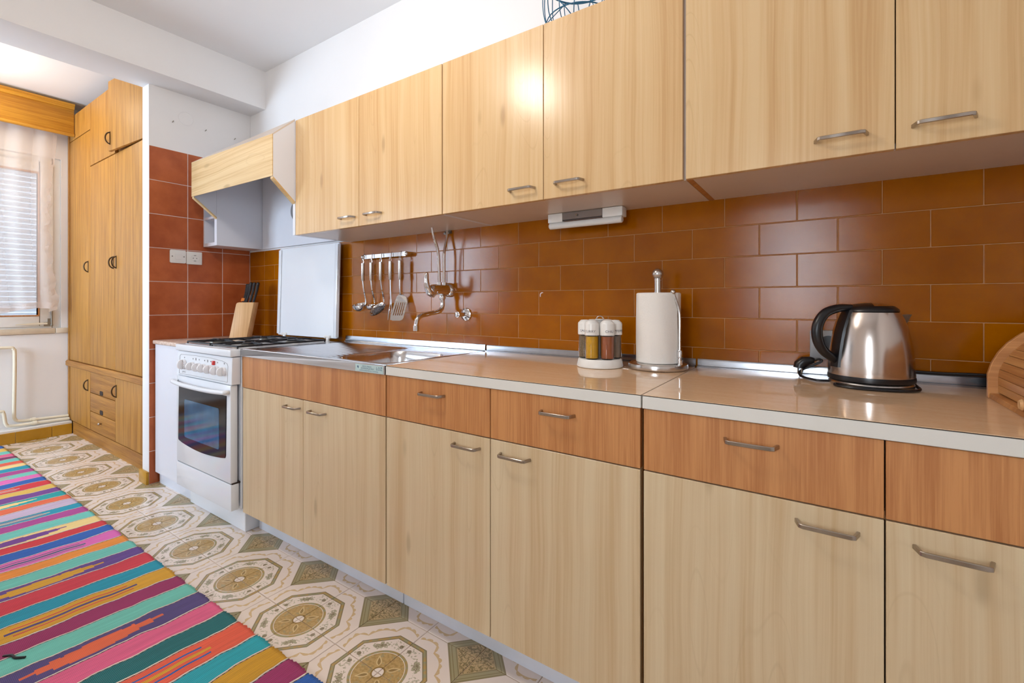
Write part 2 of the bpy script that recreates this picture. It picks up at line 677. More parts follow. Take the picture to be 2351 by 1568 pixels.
# octagon band
o_mask = octa.gt(0.635) * octa.lt(0.69)
o_line = ((octa - 0.635).abs().lt(0.008)).max((octa - 0.69).abs().lt(0.008))
# central disc
ring = rad.gt(0.385) * rad.lt(0.425)
disc = rad.lt(0.375)
core = rad.lt(0.085)
coreline = (rad - 0.095).abs().lt(0.012)
# drops on the diagonals of the disc
d1 = (p + q) * 0.7071
d2 = (p - q) * 0.7071
lo_, hi_ = d1.abs().min(d2.abs()), d1.abs().max(d2.abs())
tl_ = (hi_ - 0.13) / 0.19
dropw = (tl_ * (1.0 - tl_) * (1.25 - tl_)) * 0.16
drop = lo_.lt(dropw) * hi_.gt(0.13) * hi_.lt(0.32)
dropl = (lo_ - dropw).abs().lt(0.010) * hi_.gt(0.13) * hi_.lt(0.32)
# flower clumps between disc and octagon
cl = (((hi_ - 0.535) / 0.075) * ((hi_ - 0.535) / 0.075) + (lo_ / 0.15) * (lo_ / 0.15)).sqrt()
clump = ((1.25 - cl) + (nz - 0.5) * 3.0).gt(0.5) * rad.gt(0.44) * octa.lt(0.62)
mid_, mx_ = ap.min(aq), ap.max(aq)
fl = (((mx_ - 0.53) / 0.035) * ((mx_ - 0.53) / 0.035) + ((mid_ - 0.085) / 0.035) * ((mid_ - 0.085) / 0.035)).sqrt()
flower = fl.lt(1.0)
sprig = ((mx_ - 0.53).abs().lt(0.08) * (mid_ - 0.14).abs().lt(0.10) * nz.gt(0.54))
# corner diamonds
dd = 2.0 - (ap + aq)
dia = dd.lt(0.56)
dia_b = dd.gt(0.37) * dia
dia_l = ((dd - 0.545).abs().lt(0.02)).max((dd - 0.48).abs().lt(0.012)).max((dd - 0.39).abs().lt(0.014))
swirl = ((nz2 * 34.0 + dd * 14.0).sin().gt(0.2)) * dd.lt(0.36)
ivory = lin((234, 220, 210))
ochre = lin((208, 178, 128))
brown = lin((150, 118, 66))
sage = lin((156, 152, 120))
olive = lin((112, 100, 66))
col = n.mix(g_mask * 0.85, ivory, n.mix(nz.step(0.4, 0.6), ochre, lin((206, 172, 120))))
col = n.mix(sprig * 0.7, col, sage)
col = n.mix(flower * 0.8, col, olive)
col = n.mix(clump * 0.85, col, n.mix(nz.step(0.45, 0.55), olive, sage))
col = n.mix(o_mask, col, n.mix(nz2.step(0.42, 0.58), lin((182, 150, 96)), sage))
col = n.mix(o_line * 0.8, col, olive)
col = n.mix(ring, col, n.mix(nz2.step(0.42, 0.58), sage, lin((170, 144, 92))))
col = n.mix(disc, col, n.mix(nz.step(0.4, 0.65), lin((190, 158, 104)), lin((168, 138, 86))))
col = n.mix(disc * nz2.gt(0.6) * 0.6, col, sage)
col = n.mix(drop, col, lin((146, 120, 76)))
col = n.mix(dropl * 0.9, col, lin((214, 188, 140)))
col = n.mix(core, col, ivory)
col = n.mix(coreline, col, lin((140, 112, 60)))
col = n.mix(dia, col, lin((190, 164, 122)))
col = n.mix(swirl * 0.75, col, olive)
col = n.mix(dia_b * 0.8, col, sage)
col = n.mix(dia_l * 0.8, col, lin((140, 126, 92)))
n.set(Base_Color=col, Roughness=0.2)
n.bump(n.noise(v2, 30.0, 3), 0.05, 0.002)
M['floor_tile'] = n.mat


# ------------------------------------------------------------------ the room
XR, XL, YB = 4.30, -1.97, -3.20
wall_back = obj('wall_back', B(XL - 0.2, XR + 0.1, 0.004, 0.20, -0.1, 2.85), [M['plaster']], smooth=False, kind='structure')
props(wall_back, 'long white kitchen wall with brown glazed tile splashback')
wl = MB()
wl.box(-0.103, -0.004, -0.586, 0.004, 0, 2.40)
wall_left = obj('wall_left', wl, [M['plaster']], bevel=0.003, kind='structure', label='short white stub wall beside the cooker, tiled red-brown')
wr = obj('wall_right', B(XR, XR + 0.1, YB - 0.1, 0.1, -0.1, 2.85), M['plaster'], smooth=False, kind='structure')
# wall behind the camera, with two window openings
wf = MB()
for a in ((XL - 0.1, -1.85, 0, 2.85), (-0.45, 2.85, 0, 2.85), (3.41, XR + 0.1, 0, 2.85), (-1.85, -0.45, 0, 0.9), (-1.85, -0.45, 2.2, 2.85), (2.85, 3.41, 1.96, 2.85), (2.85, 3.41, 0, 0.84)):
    wf.box(a[0], a[1], YB - 0.12, YB, a[2], a[3])
obj('wall_front', wf, M['plaster'], smooth=False, kind='structure')
for i, (x0, x1, z0, z1) in enumerate(((-1.85, -0.45, 0.9, 2.2), (2.85, 3.41, 0.84, 1.96))):
    f = MB()
    y0, y1 = YB - 0.09, YB - 0.03
    t = 0.06 if i == 0 else 0.035
    f.box(x0, x0 + t, y0, y1, z0, z1).box(x1 - t, x1, y0, y1, z0, z1).box(x0 + t, x1 - t, y0, y1, z1 - t, z1).box(x0 + t, x1 - t, y0, y1, z0, z0 + t)
    xm = (x0 + x1) / 2
    if i == 0:
        f.box(xm - 0.03, xm + 0.03, y0, y1, z0 + t, z1 - t)
    w = obj(('window_2', 'window_3')[i], f, M['white_paint'], smooth=False, kind='structure')
    obj('pane', B(x0 + t, x1 - t, y0 + 0.025, y0 + 0.03, z0 + t, z1 - t), M['pane'], w, smooth=False)
# window wall of the alcove
WY0, WY1, WZ0, WZ1 = -1.80, -0.565, 0.875, 2.285
ww = MB()
ww.box(XL - 0.2, XL, YB - 0.1, WY0, -0.1, 2.85).box(XL - 0.2, XL, WY1, 0.01, -0.1, 2.85)
ww.box(XL - 0.2, XL, WY0, WY1, -0.1, WZ0 - 0.045).box(XL - 0.2, XL, WY0, WY1, WZ1, 2.85)
wall_window = obj('wall_window', ww, M['plaster'], smooth=False, kind='structure')
# ceilings and beam
obj('ceiling', MB().box(0.0, XR + 0.1, YB - 0.1, 0.1, 2.652, 2.85).box(XL - 0.1, 0.0, YB - 0.1, 0.1, 2.735, 2.85), M['ceiling'], smooth=False, kind='structure')
obj('beam', B(-0.095, 0.198, YB, 0.01, 2.396, 2.75), M['plaster'], bevel=0.004, kind='structure', label='white boxed beam under the ceiling above the stub wall')

# floor: grout bed plus printed tiles
floor = obj('floor', B(XL - 0.1, XR + 0.1, YB - 0.1, 0.1, -0.12, -0.0025), M['grout'], smooth=False, kind='structure')
TS = 0.20425
gx0, gy0 = 1.845, -0.752


def floor_tile_mesh(x0, x1, y0, y1):
    return MB().box(x0, x1, y0, y1, -0.012, 0.0)


first = None
rest = MB()
g = 0.0013
for i in range(-19, 13):
    for j in range(-13, 5):
        x0, y0 = gx0 + i * TS, gy0 + j * TS
        x1, y1 = x0 + TS, y0 + TS
        if x1 > XR - 0.01 or y1 > 0.0 or x0 < XL or y0 < YB:
            cx0, cx1, cy0, cy1 = max(x0, XL), min(x1, XR), max(y0, YB), min(y1, 0.0)
            if cx1 - cx0 < 0.02 or cy1 - cy0 < 0.02:
                continue
            rest.box(cx0 + g, cx1 - g, cy0 + g, cy1 - g, -0.012, 0.0)
            continue
        if -3 <= j <= 1 and i <= 5:
            if first is None:
                first = obj('tile', floor_tile_mesh(x0 + g, x1 - g, y0 + g, y1 - g), M['floor_tile'], floor, bevel=0.0008, seg=1)
            else:
                inst(first, (x0 + TS / 2, y0 + TS / 2, -0.012), floor, 'tile')
        else:
            rest.box(x0 + g, x1 - g, y0 + g, y1 - g, -0.012, 0.0)
obj('tile_field', rest, M['floor_tile'], floor, smooth=False, kind='stuff')

# splashback tiles, running bond
cache = {}


def back_tile(x0, x1, z0, z1):
    gg = 0.0010
    k = (round(x1 - x0, 4), round(z1 - z0, 4))
    c = Vector(((x0 + x1) / 2, 0.0025, z0 + gg))
    if k in cache:
        return inst(cache[k], c, wall_back, 'tile')
    o = obj('tile', B(x0 + gg, x1 - gg, 0.0, 0.005, z0 + gg, z1 - gg), M['back_tile'], wall_back, bevel=0.0014, seg=1)
    cache[k] = o


TW, TH = 0.2038, 0.1004
rows = [1.3376 + TH] + [1.3376 - TH * r for r in range(6)]
for r in range(len(rows) - 1):
    z1, z0 = rows[r], max(rows[r + 1], 0.855)
    ph = 2.3554 + (TW / 2 if r % 2 == 0 else 0)
    back_tile(0.0, 0.191, z0, z1)
    xs = [0.191]
    k = math.ceil((0.191 - ph) / TW)
    x = ph + k * TW
    if x - 0.191 < 0.03:
        x += TW
    while x < XR:
        xs.append(x)
        x += TW
    xs.append(XR - 0.002)
    for a, b in zip(xs, xs[1:]):
        if b - a > 0.012:
            back_tile(a, b, z0, z1)
obj('grout_bed', B(0.0, XR - 0.002, 0.0012, 0.0045, 0.86, 1.436), M['grout_back'], wall_back, smooth=False)
chp = [(2.362, 1.112), (2.3615, 1.120), (2.3635, 1.127), (2.369, 1.1305), (2.376, 1.1305), (2.3775, 1.128), (2.371, 1.1265), (2.367, 1.124), (2.3655, 1.118), (2.3655, 1.112)]
obj('chip', MB().prism(chp, lambda a, b, d: (a, d, b), -0.0004, 0.0008), M['grout_white'], wall_back, smooth=False, label='small pale chip at a tile corner')
# red-brown tiles of the stub wall
sz = [2.030 - 0.2038 * k for k in range(10)] + [0.0]
sy = [-0.586, -0.3823, -0.1786, 0.0]
cache2 = {}
for a, b in zip(sz, sz[1:]):
    for c, d in zip(sy, sy[1:]):
        if c > -0.4 and a < 0.80:
            continue
        gg = 0.0016
        k = (round(a - b, 3), round(d - c, 3))
        pos = Vector((-0.0025, (c + d) / 2, b + gg))
        if k in cache2:
            inst(cache2[k], pos, wall_left, 'tile')
        else:
            cache2[k] = obj('tile', B(-0.005, 0.0, c + gg, d - gg, b + gg, a - gg), M['side_tile'], wall_left, bevel=0.0012, seg=1)
obj('grout_bed', B(-0.0045, -0.0012, -0.585, 0.0, 0.0, 2.029), M['grout_white'], wall_left, smooth=False)
# ochre skirting on the stub end and along the window wall
bs = thing('baseboard_stub', None, None, (-0.05, -0.59, 0))
bs['kind'] = 'structure'
bs['label'] = 'short ochre tile skirting wrapped round the stub wall end'
obj('tile', B(-0.118, 0.0, -0.600, -0.586, 0.0, 0.075), M['ochre_tile'], bs, bevel=0.002)
obj('tile', B(-0.118, -0.104, -0.585, -0.525, 0.0, 0.075), M['ochre_tile'], bs, bevel=0.002)
# low ledge boxing the pipes along the window wall, skirting tiles on its face
led = obj('trim_1', B(XL, -1.842, YB, -0.523, 0.0, 0.102), M['white_paint'], bevel=0.006, kind='structure', label='low white ledge along the foot of the window wall')
bw = thing('baseboard_left', None, None, (-1.84, -0.9, 0))
bw['kind'] = 'structure'
bw['label'] = 'ochre tile skirting along the window wall'
y = -0.5255
for k in range(13):
    L = 0.12 if k == 0 else 0.2035
    if y - L < YB:
        break
    obj('tile', B(-1.8415, -1.832, y - L + 0.001, y - 0.001, 0.0, 0.085), M['ochre_tile'], bw, bevel=0.0015, seg=1)
    y -= L

# ------------------------------------------------------------------ alcove window
win = thing('window_1', None, None, (-2.02, -1.18, 0.875))
win['kind'] = 'structure'
win['label'] = 'white timber window with closed white roller shutter behind a sheer curtain'
fx0, fx1 = -2.06, -1.985
f = MB()
t = 0.05
f.box(fx0, fx1, WY1 - t, WY1, WZ0, WZ1).box(fx0, fx1, WY0, WY0 + t, WZ0, WZ1).box(fx0, fx1, WY0 + t, WY1 - t, WZ1 - t, WZ1).box(fx0, fx1, WY0 + t, WY1 - t, WZ0, WZ0 + 0.02)
obj('window_frame', f, M['white_paint'], win, bevel=0.004)
ym = (WY0 + WY1) / 2
for (a, b) in ((ym + 0.003, WY1 - 0.045), (WY0 + 0.045, ym - 0.003)):
    s_ = MB()
    w = 0.082
    zb, zt = WZ0 + 0.018, 2.235
    s_.box(-2.05, -1.975, b - w, b, zb, zt).box(-2.05, -1.975, a, a + w, zb, zt).box(-2.05, -1.975, a + w, b - w, zt - w, zt).box(-2.05, -1.975, a + w, b - w, zb, zb + w)
    sa = obj('sash', s_, M['white_paint'], win, bevel=0.004)
    bd = MB()
    k = 0.010
    y0, y1, z0, z1 = a + w, b - w, zb + w, zt - w
    bd.box(-2.02, -1.974, y1 - k, y1, z0, z1).box(-2.02, -1.974, y0, y0 + k, z0, z1).box(-2.02, -1.974, y0 + k, y1 - k, z0, z0 + k).box(-2.02, -1.974, y0 + k, y1 - k, z1 - k, z1)
    obj('glazing_bead', bd, M['orange_wood'], sa, label='orange-brown timber bead round the glass')
    obj('pane', B(-2.014, -2.010, y0 + k, y1 - k, z0 + k, z1 - k), M['pane'], sa, smooth=False)
sill = MB().box(XL - 0.09, -1.955, WY0 - 0.03, -0.60, 0.832, 0.876)
obj('window_sill', sill, M['stone'], win, bevel=0.005)
obj('window_sill', B(XL - 0.005, -1.953, -0.598, -0.524, 0.832, 0.876), M['stone'], win, bevel=0.005)
hg = MB()
hg.box(-1.975, -1.969, -0.668, -0.618, 0.893, 0.925).box(-1.975, -1.969, -0.645, -0.622, 0.925, 0.955).cyl((-1.962, -0.650, 0.915), (-1.972, -0.650, 0.915), 0.012)
obj('hinge_plate', hg, M['galv'], win)
obj('lever', MB().ribbon([(-1.962, -0.648, 0.915), (-1.962, -0.72, 0.914), (-1.960, -0.79, 0.911), (-1.958, -0.83, 0.910)], (0, 0, 1), [0.016, 0.016, 0.010, 0.006], 0.006), M['cream_paint'], win)
obj('rod', MB().cyl((-1.966, -0.622, 0.895), (-1.966, -0.622, 1.02), 0.006).sphere((-1.966, -0.622, 0.9), 0.009), M['galv'], win)
sh = obj('shutter', MB().box(-2.135, -2.10, WY0, WY0 + 0.04, WZ0, 2.27).box(-2.135, -2.10, WY1 - 0.085, WY1 - 0.0, WZ0, 2.27).box(-2.14, -2.095, WY0, WY1, 2.22, 2.285), M['slat'], win, label='white closed roller shutter outside the glass')
s0 = None
zz_ = WZ0 + 0.005
while zz_ < 2.19:
    if s0 is None:
        pr_ = [(-2.128, 0.0), (-2.118, 0.0), (-2.108, 0.012), (-2.106, 0.022), (-2.110, 0.032), (-2.119, 0.0375), (-2.128, 0.0375)]
        s0 = obj('slat', MB().prism([(a, b + zz_) for a, b in pr_], lambda a, b, d: (a, d, b), WY0 + 0.04, WY1 - 0.085), M['slat'], sh)
    else:
        inst(s0, (s0.location.x + WPOS[sh.name].x, s0.location.y + WPOS[sh.name].y, zz_), sh, 'slat')
    zz_ += 0.043

# pelmet box above the window
pm = thing('curtain_pelmet', 'honey-coloured wooden pelmet box above the alcove window', 'pelmet', (-1.87, -1.25, 2.455))
PY0, PY1 = -2.0, -0.524
obj('front_board', B(-1.80, -1.782, PY0, PY1, 2.475, 2.675), M['pelmet'], pm, bevel=0.002)
cr = [(-1.80, 2.672), (-1.775, 2.672), (-1.768, 2.682), (-1.770, 2.69), (-1.758, 2.70), (-1.756, 2.714), (-1.80, 2.714)]
obj('top_moulding', MB().prism(cr, lambda a, b, d: (a, d, b), PY0, PY1), M['pelmet'], pm)
cr = [(-1.80, 2.452), (-1.776, 2.452), (-1.770, 2.459), (-1.770, 2.470), (-1.780, 2.478), (-1.80, 2.478)]
obj('bottom_moulding', MB().prism(cr, lambda a, b, d: (a, d, b), PY0, PY1), M['pelmet'], pm)
obj('top_board', B(-1.968, -1.80, PY0, PY1, 2.69, 2.708), M['pelmet'], pm)
obj('curtain_track', B(-1.90, -1.875, PY0, PY1 - 0.02, 2.655, 2.69), M['white_mel'], pm)

# sheer curtain hanging from the pelmet
cu = MB()
NY, NZ = 150, 40
rows_ = []
for k in range(NZ + 1):
    s_ = k / NZ
    z = 2.655 - s_ * 1.62
    row = []
    for i in range(NY + 1):
        t_ = i / NY
        gather = 0.05 * math.sin(pi * min(1, s_ * 1.02)) ** 1
        yr = -0.625 - 0.035 * max(0, math.sin(pi * s_)) + (0.0 if s_ < 0.9 else 0.0)
        y = yr - t_ * 1.25
        amp = 0.018 + 0.010 * math.sin(3 * t_ + 1)
        ph = t_ * 46 + 1.6 * math.sin(2.6 * t_ * 3) + 0.5 * s_
        ruffle = 0.012 * math.sin(s_ * 70) * math.exp(-t_ * 60) * (1 if 0.3 < s_ < 0.97 else 0)
        x = -1.875 + amp * math.sin(ph) * (0.7 + 0.5 * s_) + ruffle
        yy = y + 0.012 * math.cos(ph * 1.0) + ruffle * 0.8
        zz2 = z
        if k == NZ:
            zz2 = z + 0.02 * math.sin(t_ * 17 + 0.4) - 0.012
        row.append((x, yy, zz2))
    rows_.append(row)
cu.loft(rows_, False, False, closed=False)
cur = obj('sheer_curtain', cu, M['curtain'], label='sheer white curtain hanging in front of the alcove window', cat='curtain')
hem = MB()
hem.loft([[(x + 0.001, y, z) for x, y, z in rows_[-1]], [(x + 0.0015, y, z + 0.05) for x, y, z in rows_[-1]]], False, False, closed=False)
obj('hem', hem, M['curtain'], cur)
# gathered, folded leading edge
rf = MB()
ra, rb = [], []
for k in range(61):
    s_ = k / 60
    z = 2.45 - 1.42 * s_
    y = -0.622 - 0.05 * math.sin(pi * s_) ** 1.5 + 0.010 * math.sin(s_ * 55) * (s_ > 0.3)
    w = 0.022 + 0.075 * max(0, s_ - 0.72) ** 0.8
    ra.append((-1.845 + 0.010 * math.sin(s_ * 90) * (s_ > 0.3), y + w * 0.35, z))
    rb.append((-1.838 - 0.006 * math.sin(s_ * 90) * (s_ > 0.3), y - w * 0.65, z - 0.02 * s_))
rf.loft([ra, rb], False, False, closed=False)
obj('ruffled_edge', rf, M['curtain'], cur)

# heating pipes on the window wall
def pipe(name, pts, label, clamp=None):
    t_ = thing(name, label, 'pipe', (pts[-1][0], pts[-1][1], 0.11), 'painted heating pipes under the window')
    obj('pipe_run', MB().tube(smooth_path(pts, 5), 0.0115, 12), M['cream_paint'], t_)
    if clamp:
        c = Vector(clamp)
        obj('coupling', MB().cyl(c - Vector((0, 0.012, 0)), c + Vector((0, 0.012, 0)), 0.017, n=8).cyl(c - Vector((0, 0.019, 0)), c - Vector((0, 0.013, 0)), 0.014), M['cream_paint'], t_)


PXX = -1.925
pipe('heating_pipe', [(-1.972, -1.16, 0.735), (-1.940, -1.157, 0.735), (PXX, -1.13, 0.735), (PXX, -0.88, 0.735), (PXX, -0.848, 0.722), (PXX, -0.840, 0.69), (PXX, -0.840, 0.5), (PXX, -0.843, 0.22), (PXX, -0.838, 0.172), (PXX, -0.81, 0.150), (PXX, -0.70, 0.145), (PXX, -0.53, 0.137)],
     'cream heating pipe dropping from below the window sill', (PXX, -0.735, 0.146))
pipe('heating_pipe', [(-1.972, -1.16, 0.25), (-1.915, -1.157, 0.25), (-1.895, -1.13, 0.25), (-1.895, -0.93, 0.25), (-1.895, -0.905, 0.235), (-1.895, -0.898, 0.19), (-1.895, -0.89, 0.145), (-1.895, -0.86, 0.127), (-1.895, -0.70, 0.122), (-1.895, -0.53, 0.117)],
     'lower cream heating pipe bending just above the skirting', (-1.895, -0.735, 0.123))

# ------------------------------------------------------------------ built-in wardrobe of the alcove
WF = -0.52
wd = thing('wardrobe', 'tall honey-oak built-in wardrobe between window wall and stub wall', 'wardrobe', (-1.04, -0.26, 0))
WXL, WXR = -1.965, -0.106
S1, S2 = -1.384, -0.828
car = MB()
car.box(WXL, WXR, WF + 0.022, -0.002, 0.0, 2.645)
obj('carcass', car, M['wardrobe'], wd, smooth=False)
obj('side_post', B(WXL, -1.925, WF - 0.004, WF + 0.022, 0.11, 2.645), M['wardrobe'], wd)
obj('plinth', B(-1.838, WXR, WF, WF + 0.022, 0.0, 0.098), M['wardrobe_h'], wd)
rl = [(WF + 0.022, 0.555), (WF - 0.012, 0.555), (WF - 0.018, 0.562), (WF - 0.018, 0.592), (WF - 0.010, 0.602), (WF + 0.022, 0.602)]
obj('waist_rail', MB().prism(rl, lambda a, b, d: (d, a, b), WXL, WXR), M['wardrobe_h'], wd)


def arc_handle(parent, x, z, y, h=0.04, side=-1):
    pts = []
    for k in range(13):
        a = -pi / 2 + pi * k / 12
        pts.append((x + side * 0.012 * math.cos(a) * 0.6, y - 0.025 * math.cos(a), z + h * math.sin(a)))
    m = MB().tube(pts, 0.0045, 8)
    m.box(x - 0.005, x + 0.005, y - 0.003, y, z - h - 0.006, z + h + 0.006)
    obj('handle', m, M['bronze'], parent)


def wdoor(x0, x1, z0, z1, hx=None, hz=None, hh=0.04, ang=0.0, hinge='l', proud=0.0):
    g_ = 0.002
    m = MB()
    if ang:
        hxp = x0 if hinge == 'l' else x1
        m.M = Matrix.Translation((hxp, WF, 0)) @ Matrix.Rotation(ang, 4, 'Z') @ Matrix.Translation((-hxp, -WF, 0))
    m.box(x0 + g_, x1 - g_, WF - proud, WF + 0.02, z0 + g_, z1 - g_)
    d = obj('door', m, M['wardrobe'], wd, bevel=0.002)
    if hx is not None:
        yy = WF - proud
        xx = hx
        if ang:
            v = m.M @ Vector((hx, yy, 0))
            xx, yy = v.x, v.y
        arc_handle(d, xx, hz, yy, hh)
    return d


wdoor(-1.925, S1, 2.433, 2.64)
wdoor(-1.925, S1, 0.604, 2.430, S1 - 0.045, 1.367)
wdoor(S1, S2, 0.604, 2.143, S2 - 0.03, 1.372)
wdoor(S2, -0.27, 0.604, 2.143, S2 + 0.03, 1.372)
wdoor(S1, S2, 2.147, 2.64, S2 - 0.03, 2.235, ang=0.0, hinge='l')
wdoor(S2, -0.27, 2.147, 2.64, S2 + 0.035, 2.235, ang=0.07, hinge='r')
wdoor(-1.925, S1 + 0.005, 0.10, 0.552, S1 - 0.05, 0.44)
wdoor(S2 + 0.005, -0.27, 0.10, 0.552, S2 + 0.03, 0.46)
obj('filler', B(-0.268, WXR, WF, WF + 0.02, 0.10, 0.552), M['wardrobe'], wd)
obj('filler', B(-0.268, WXR, WF, WF + 0.02, 0.604, 2.64), M['wardrobe'], wd)
for z0, z1 in ((0.390, 0.552), (0.246, 0.388), (0.10, 0.244)):
    d = obj('drawer', B(S1 + 0.007, S2 + 0.003, WF, WF + 0.02, z0 + 0.002, z1 - 0.002), M['wardrobe_h'], wd, bevel=0.002)
    xm = (S1 + S2) / 2 - 0.01
    if z0 > 0.2:
        obj('grip_hole', MB().prism(rrect(xm, z0 + 0.020, 0.035, 0.016, 0.012, 4), lambda a, b, d_: (a, d_, b), WF - 0.002, WF + 0.004), M['dark_gap'], d)
    else:
        obj('knob', MB().sphere((xm, WF - 0.014, z0 + 0.085), 0.010).cyl((xm, WF - 0.014, z0 + 0.085), (xm, WF, z0 + 0.085), 0.005), M['nickel'], d)

# wall marks above the stub tiles
pp = MB()
cyl_ring = lambda r, x: [(x, -0.391 + r * math.cos(2 * pi * k / 36), 2.250 + r * math.sin(2 * pi * k / 36)) for k in range(36)]
pp.loft([cyl_ring(0.043, -0.0038), cyl_ring(0.043, -0.0022), cyl_ring(0.0405, -0.0018), cyl_ring(0.0390, -0.0030), cyl_ring(0.0005, -0.0026)], False, True)
obj('wall_patch', pp, M['plaster'], label='round painted-over plaster patch high on the stub wall', cat='wall patch')
for (yy, zz2), wd_ in zip(((-0.465, 2.205), (-0.282, 2.206), (-0.103, 2.203)), ('nearest the wall end', 'below the round patch, middle of three', 'nearest the corner')):
    obj('wall_screw', MB().cyl((-0.004, yy, zz2), (0.012, yy, zz2 + 0.003), 0.002, n=8).sphere((0.012, yy, zz2 + 0.003), 0.0032, 8, 6), M['galv'], label='small metal screw hook in the stub wall, ' + wd_, cat='screw', group='screw hooks above the red-brown tiles')

# ceiling lamps (above and beside the picture)
def ceiling_lamp(name, label, loc, r, mat, power, color):
    t_ = thing(name, label, 'ceiling lamp', loc)
    obj('mount', MB().lathe([(r * 0.8, -0.02), (r * 0.85, 0.0)], loc, 32), M['white_paint'], t_)
    obj('shade', MB().lathe([(0.001, -0.085), (r * 0.45, -0.08), (r * 0.8, -0.06), (r, -0.022), (r * 0.82, -0.018)], loc, 32), mat, t_)
    d = bpy.data.lights.new(name + '_bulb', 'POINT')
    d.energy = power
    d.color = color
    d.shadow_soft_size = r * 0.8
    o = bpy.data.objects.new(name + '_bulb', d)
    COL.objects.link(o)
    o.parent = t_
    o.location = (0, 0, -0.17)


ceiling_lamp('alcove_ceiling_lamp', 'round opal ceiling lamp of the window alcove', (-1.25, -1.30, 2.735), 0.14, M['lamp_glass'], 13, (1.0, 0.87, 0.68))
# kitchen lamp out of view; low pendant form added to brighten the ceiling
pl = thing('unseen_kitchen_lamp', 'unseen kitchen lamp, made a low opal globe to brighten the ceiling', 'pendant lamp', (1.95, -1.30, 2.22))
obj('ceiling_rose', MB().lathe([(0.045, -0.03), (0.05, -0.002), (0.045, 0.0)], (1.95, -1.30, 2.652), 24), M['white_paint'], pl)
obj('cord', MB().cyl((1.95, -1.30, 2.40), (1.95, -1.30, 2.63), 0.004, n=8), M['white_paint'], pl)
obj('globe', MB().sphere((1.95, -1.30, 2.31), 0.10, 28, 18), M['lamp_glass2'], pl)


# ------------------------------------------------------------------ kitchen units
def bar_handle(parent, x, z, y, L=0.1, out=0.026):
    """angular bow handle with bevelled ends"""
    h = L / 2
    pts = [(x - h, y, z), (x - h + 0.007, y - out + 0.002, z), (x - h + 0.012, y - out, z), (x + h - 0.012, y - out, z), (x + h - 0.007, y - out + 0.002, z), (x + h, y, z)]
    m = MB().ribbon(pts, (0, 0, 1), 0.0085, 0.006)
    hd = obj('handle', m, M['nickel'], parent, bevel=0.001, seg=1)
    return hd


CT = 0.870           # worktop height
DF = -0.575          # face of base doors
D0, D1 = 0.11, 0.692
lower_x = [1.0837, 1.5837, 2.0837, 2.5337, 2.9837, 3.4337, 3.8837]


def base_unit(label, x0, x1, doors, drawers, handles_door, handles_drawer, gap_right=0.0, skirt=True):
    t = thing('base_cabinet', label, 'cabinet', ((x0 + x1) / 2, -0.28, 0), 'pine base cabinets under the worktop')
    b = MB()
    b.box(x0 + 0.001, x0 + 0.017, DF + 0.019, -0.021, 0.105, 0.836).box(x1 - 0.017 - gap_right, x1 - 0.001 - gap_right, DF + 0.019, -0.021, 0.105, 0.836)
    b.box(x0 + 0.017, x1 - 0.017 - gap_right, DF + 0.019, -0.021, 0.105, 0.121).box(x0 + 0.017, x1 - 0.017 - gap_right, -0.026, -0.021, 0.121, 0.66)
    b.box(x0 + 0.017, x1 - 0.017 - gap_right, DF + 0.019, DF + 0.035, 0.685, 0.701)
    obj('carcass', b, M['edge_wood'], t, smooth=False)
    obj('plinth', B(x0 + (0.002 if skirt else 0.0), x1 - 0.002, -0.495, -0.479, 0.0, 0.105), M['plinth'], t, bevel=0.0015, seg=1)
    for k, (a, c) in enumerate(doors):
        d = obj('door', B(a + 0.0014, c - 0.0014, DF, DF + 0.018, D0, D1 - 0.002), M['pine_low'], t, bevel=0.001, seg=1)
        if handles_door[k]:
            bar_handle(d, handles_door[k], 0.655, DF)
    for k, (a, c) in enumerate(drawers):
        d = obj('drawer', B(a + 0.0014, c - 0.0014, DF, DF + 0.018, D1 + 0.001, 0.8365), M['orange_wood'], t, bevel=0.001, seg=1)
        if handles_drawer[k]:
            bar_handle(d, handles_drawer[k], 0.795, DF)
    return t


L = lower_x
base_unit('pine base cabinet under the steel sink with one wide orange front panel', L[0], L[2], [(L[0] + 0.010, L[1]), (L[1], L[2] - 0.003)], [(L[0] + 0.004, L[2] - 0.002)], [1.515, 1.690], [None])
base_unit('pine base cabinet between the sink unit and the kettle cabinet, two orange drawers', L[2], L[4], [(L[2] + 0.001, L[3]), (L[3], L[4] - 0.004)], [(L[2] + 0.001, L[3]), (L[3], L[4] - 0.004)], [2.447, 2.622], [2.306, 2.757], gap_right=0.004)
base_unit('pine base cabinet below the kettle and bread bin, nearest the camera', L[4], L[6], [(L[4] + 0.002, L[5]), (L[5], L[6])], [(L[4] + 0.002, L[5]), (L[5], L[6])], [3.345, 3.524], [3.214, 3.668])

# worktops
def worktop(x0, x1, label):
    t = thing('worktop', label, 'worktop', ((x0 + x1) / 2, -0.3, CT - 0.032), 'beige laminate worktops')
    obj('slab', B(x0, x1, -0.574, -0.0215, CT - 0.032, CT - 0.0012), M['worktop_edge'], t, smooth=False)
    obj('laminate', B(x0, x1, -0.5765, -0.0215, CT - 0.0012, CT), M['worktop'], t, smooth=False)
    obj('front_edge', B(x0, x1, -0.579, -0.574, CT - 0.032, CT - 0.0025), M['worktop_edge'], t, bevel=0.0012, seg=1)
    obj('edge_line', B(x0, x1, -0.5785, -0.574, CT - 0.0024, CT - 0.0013), M['dark_gap'], t, smooth=False, label='thin dark seam along the top of the worktop edge')


worktop(2.0855, 2.9815, 'beige glossy worktop holding the spice carousel and paper towel')
worktop(2.9850, 3.8837, 'beige glossy worktop holding the kettle and bread bin')


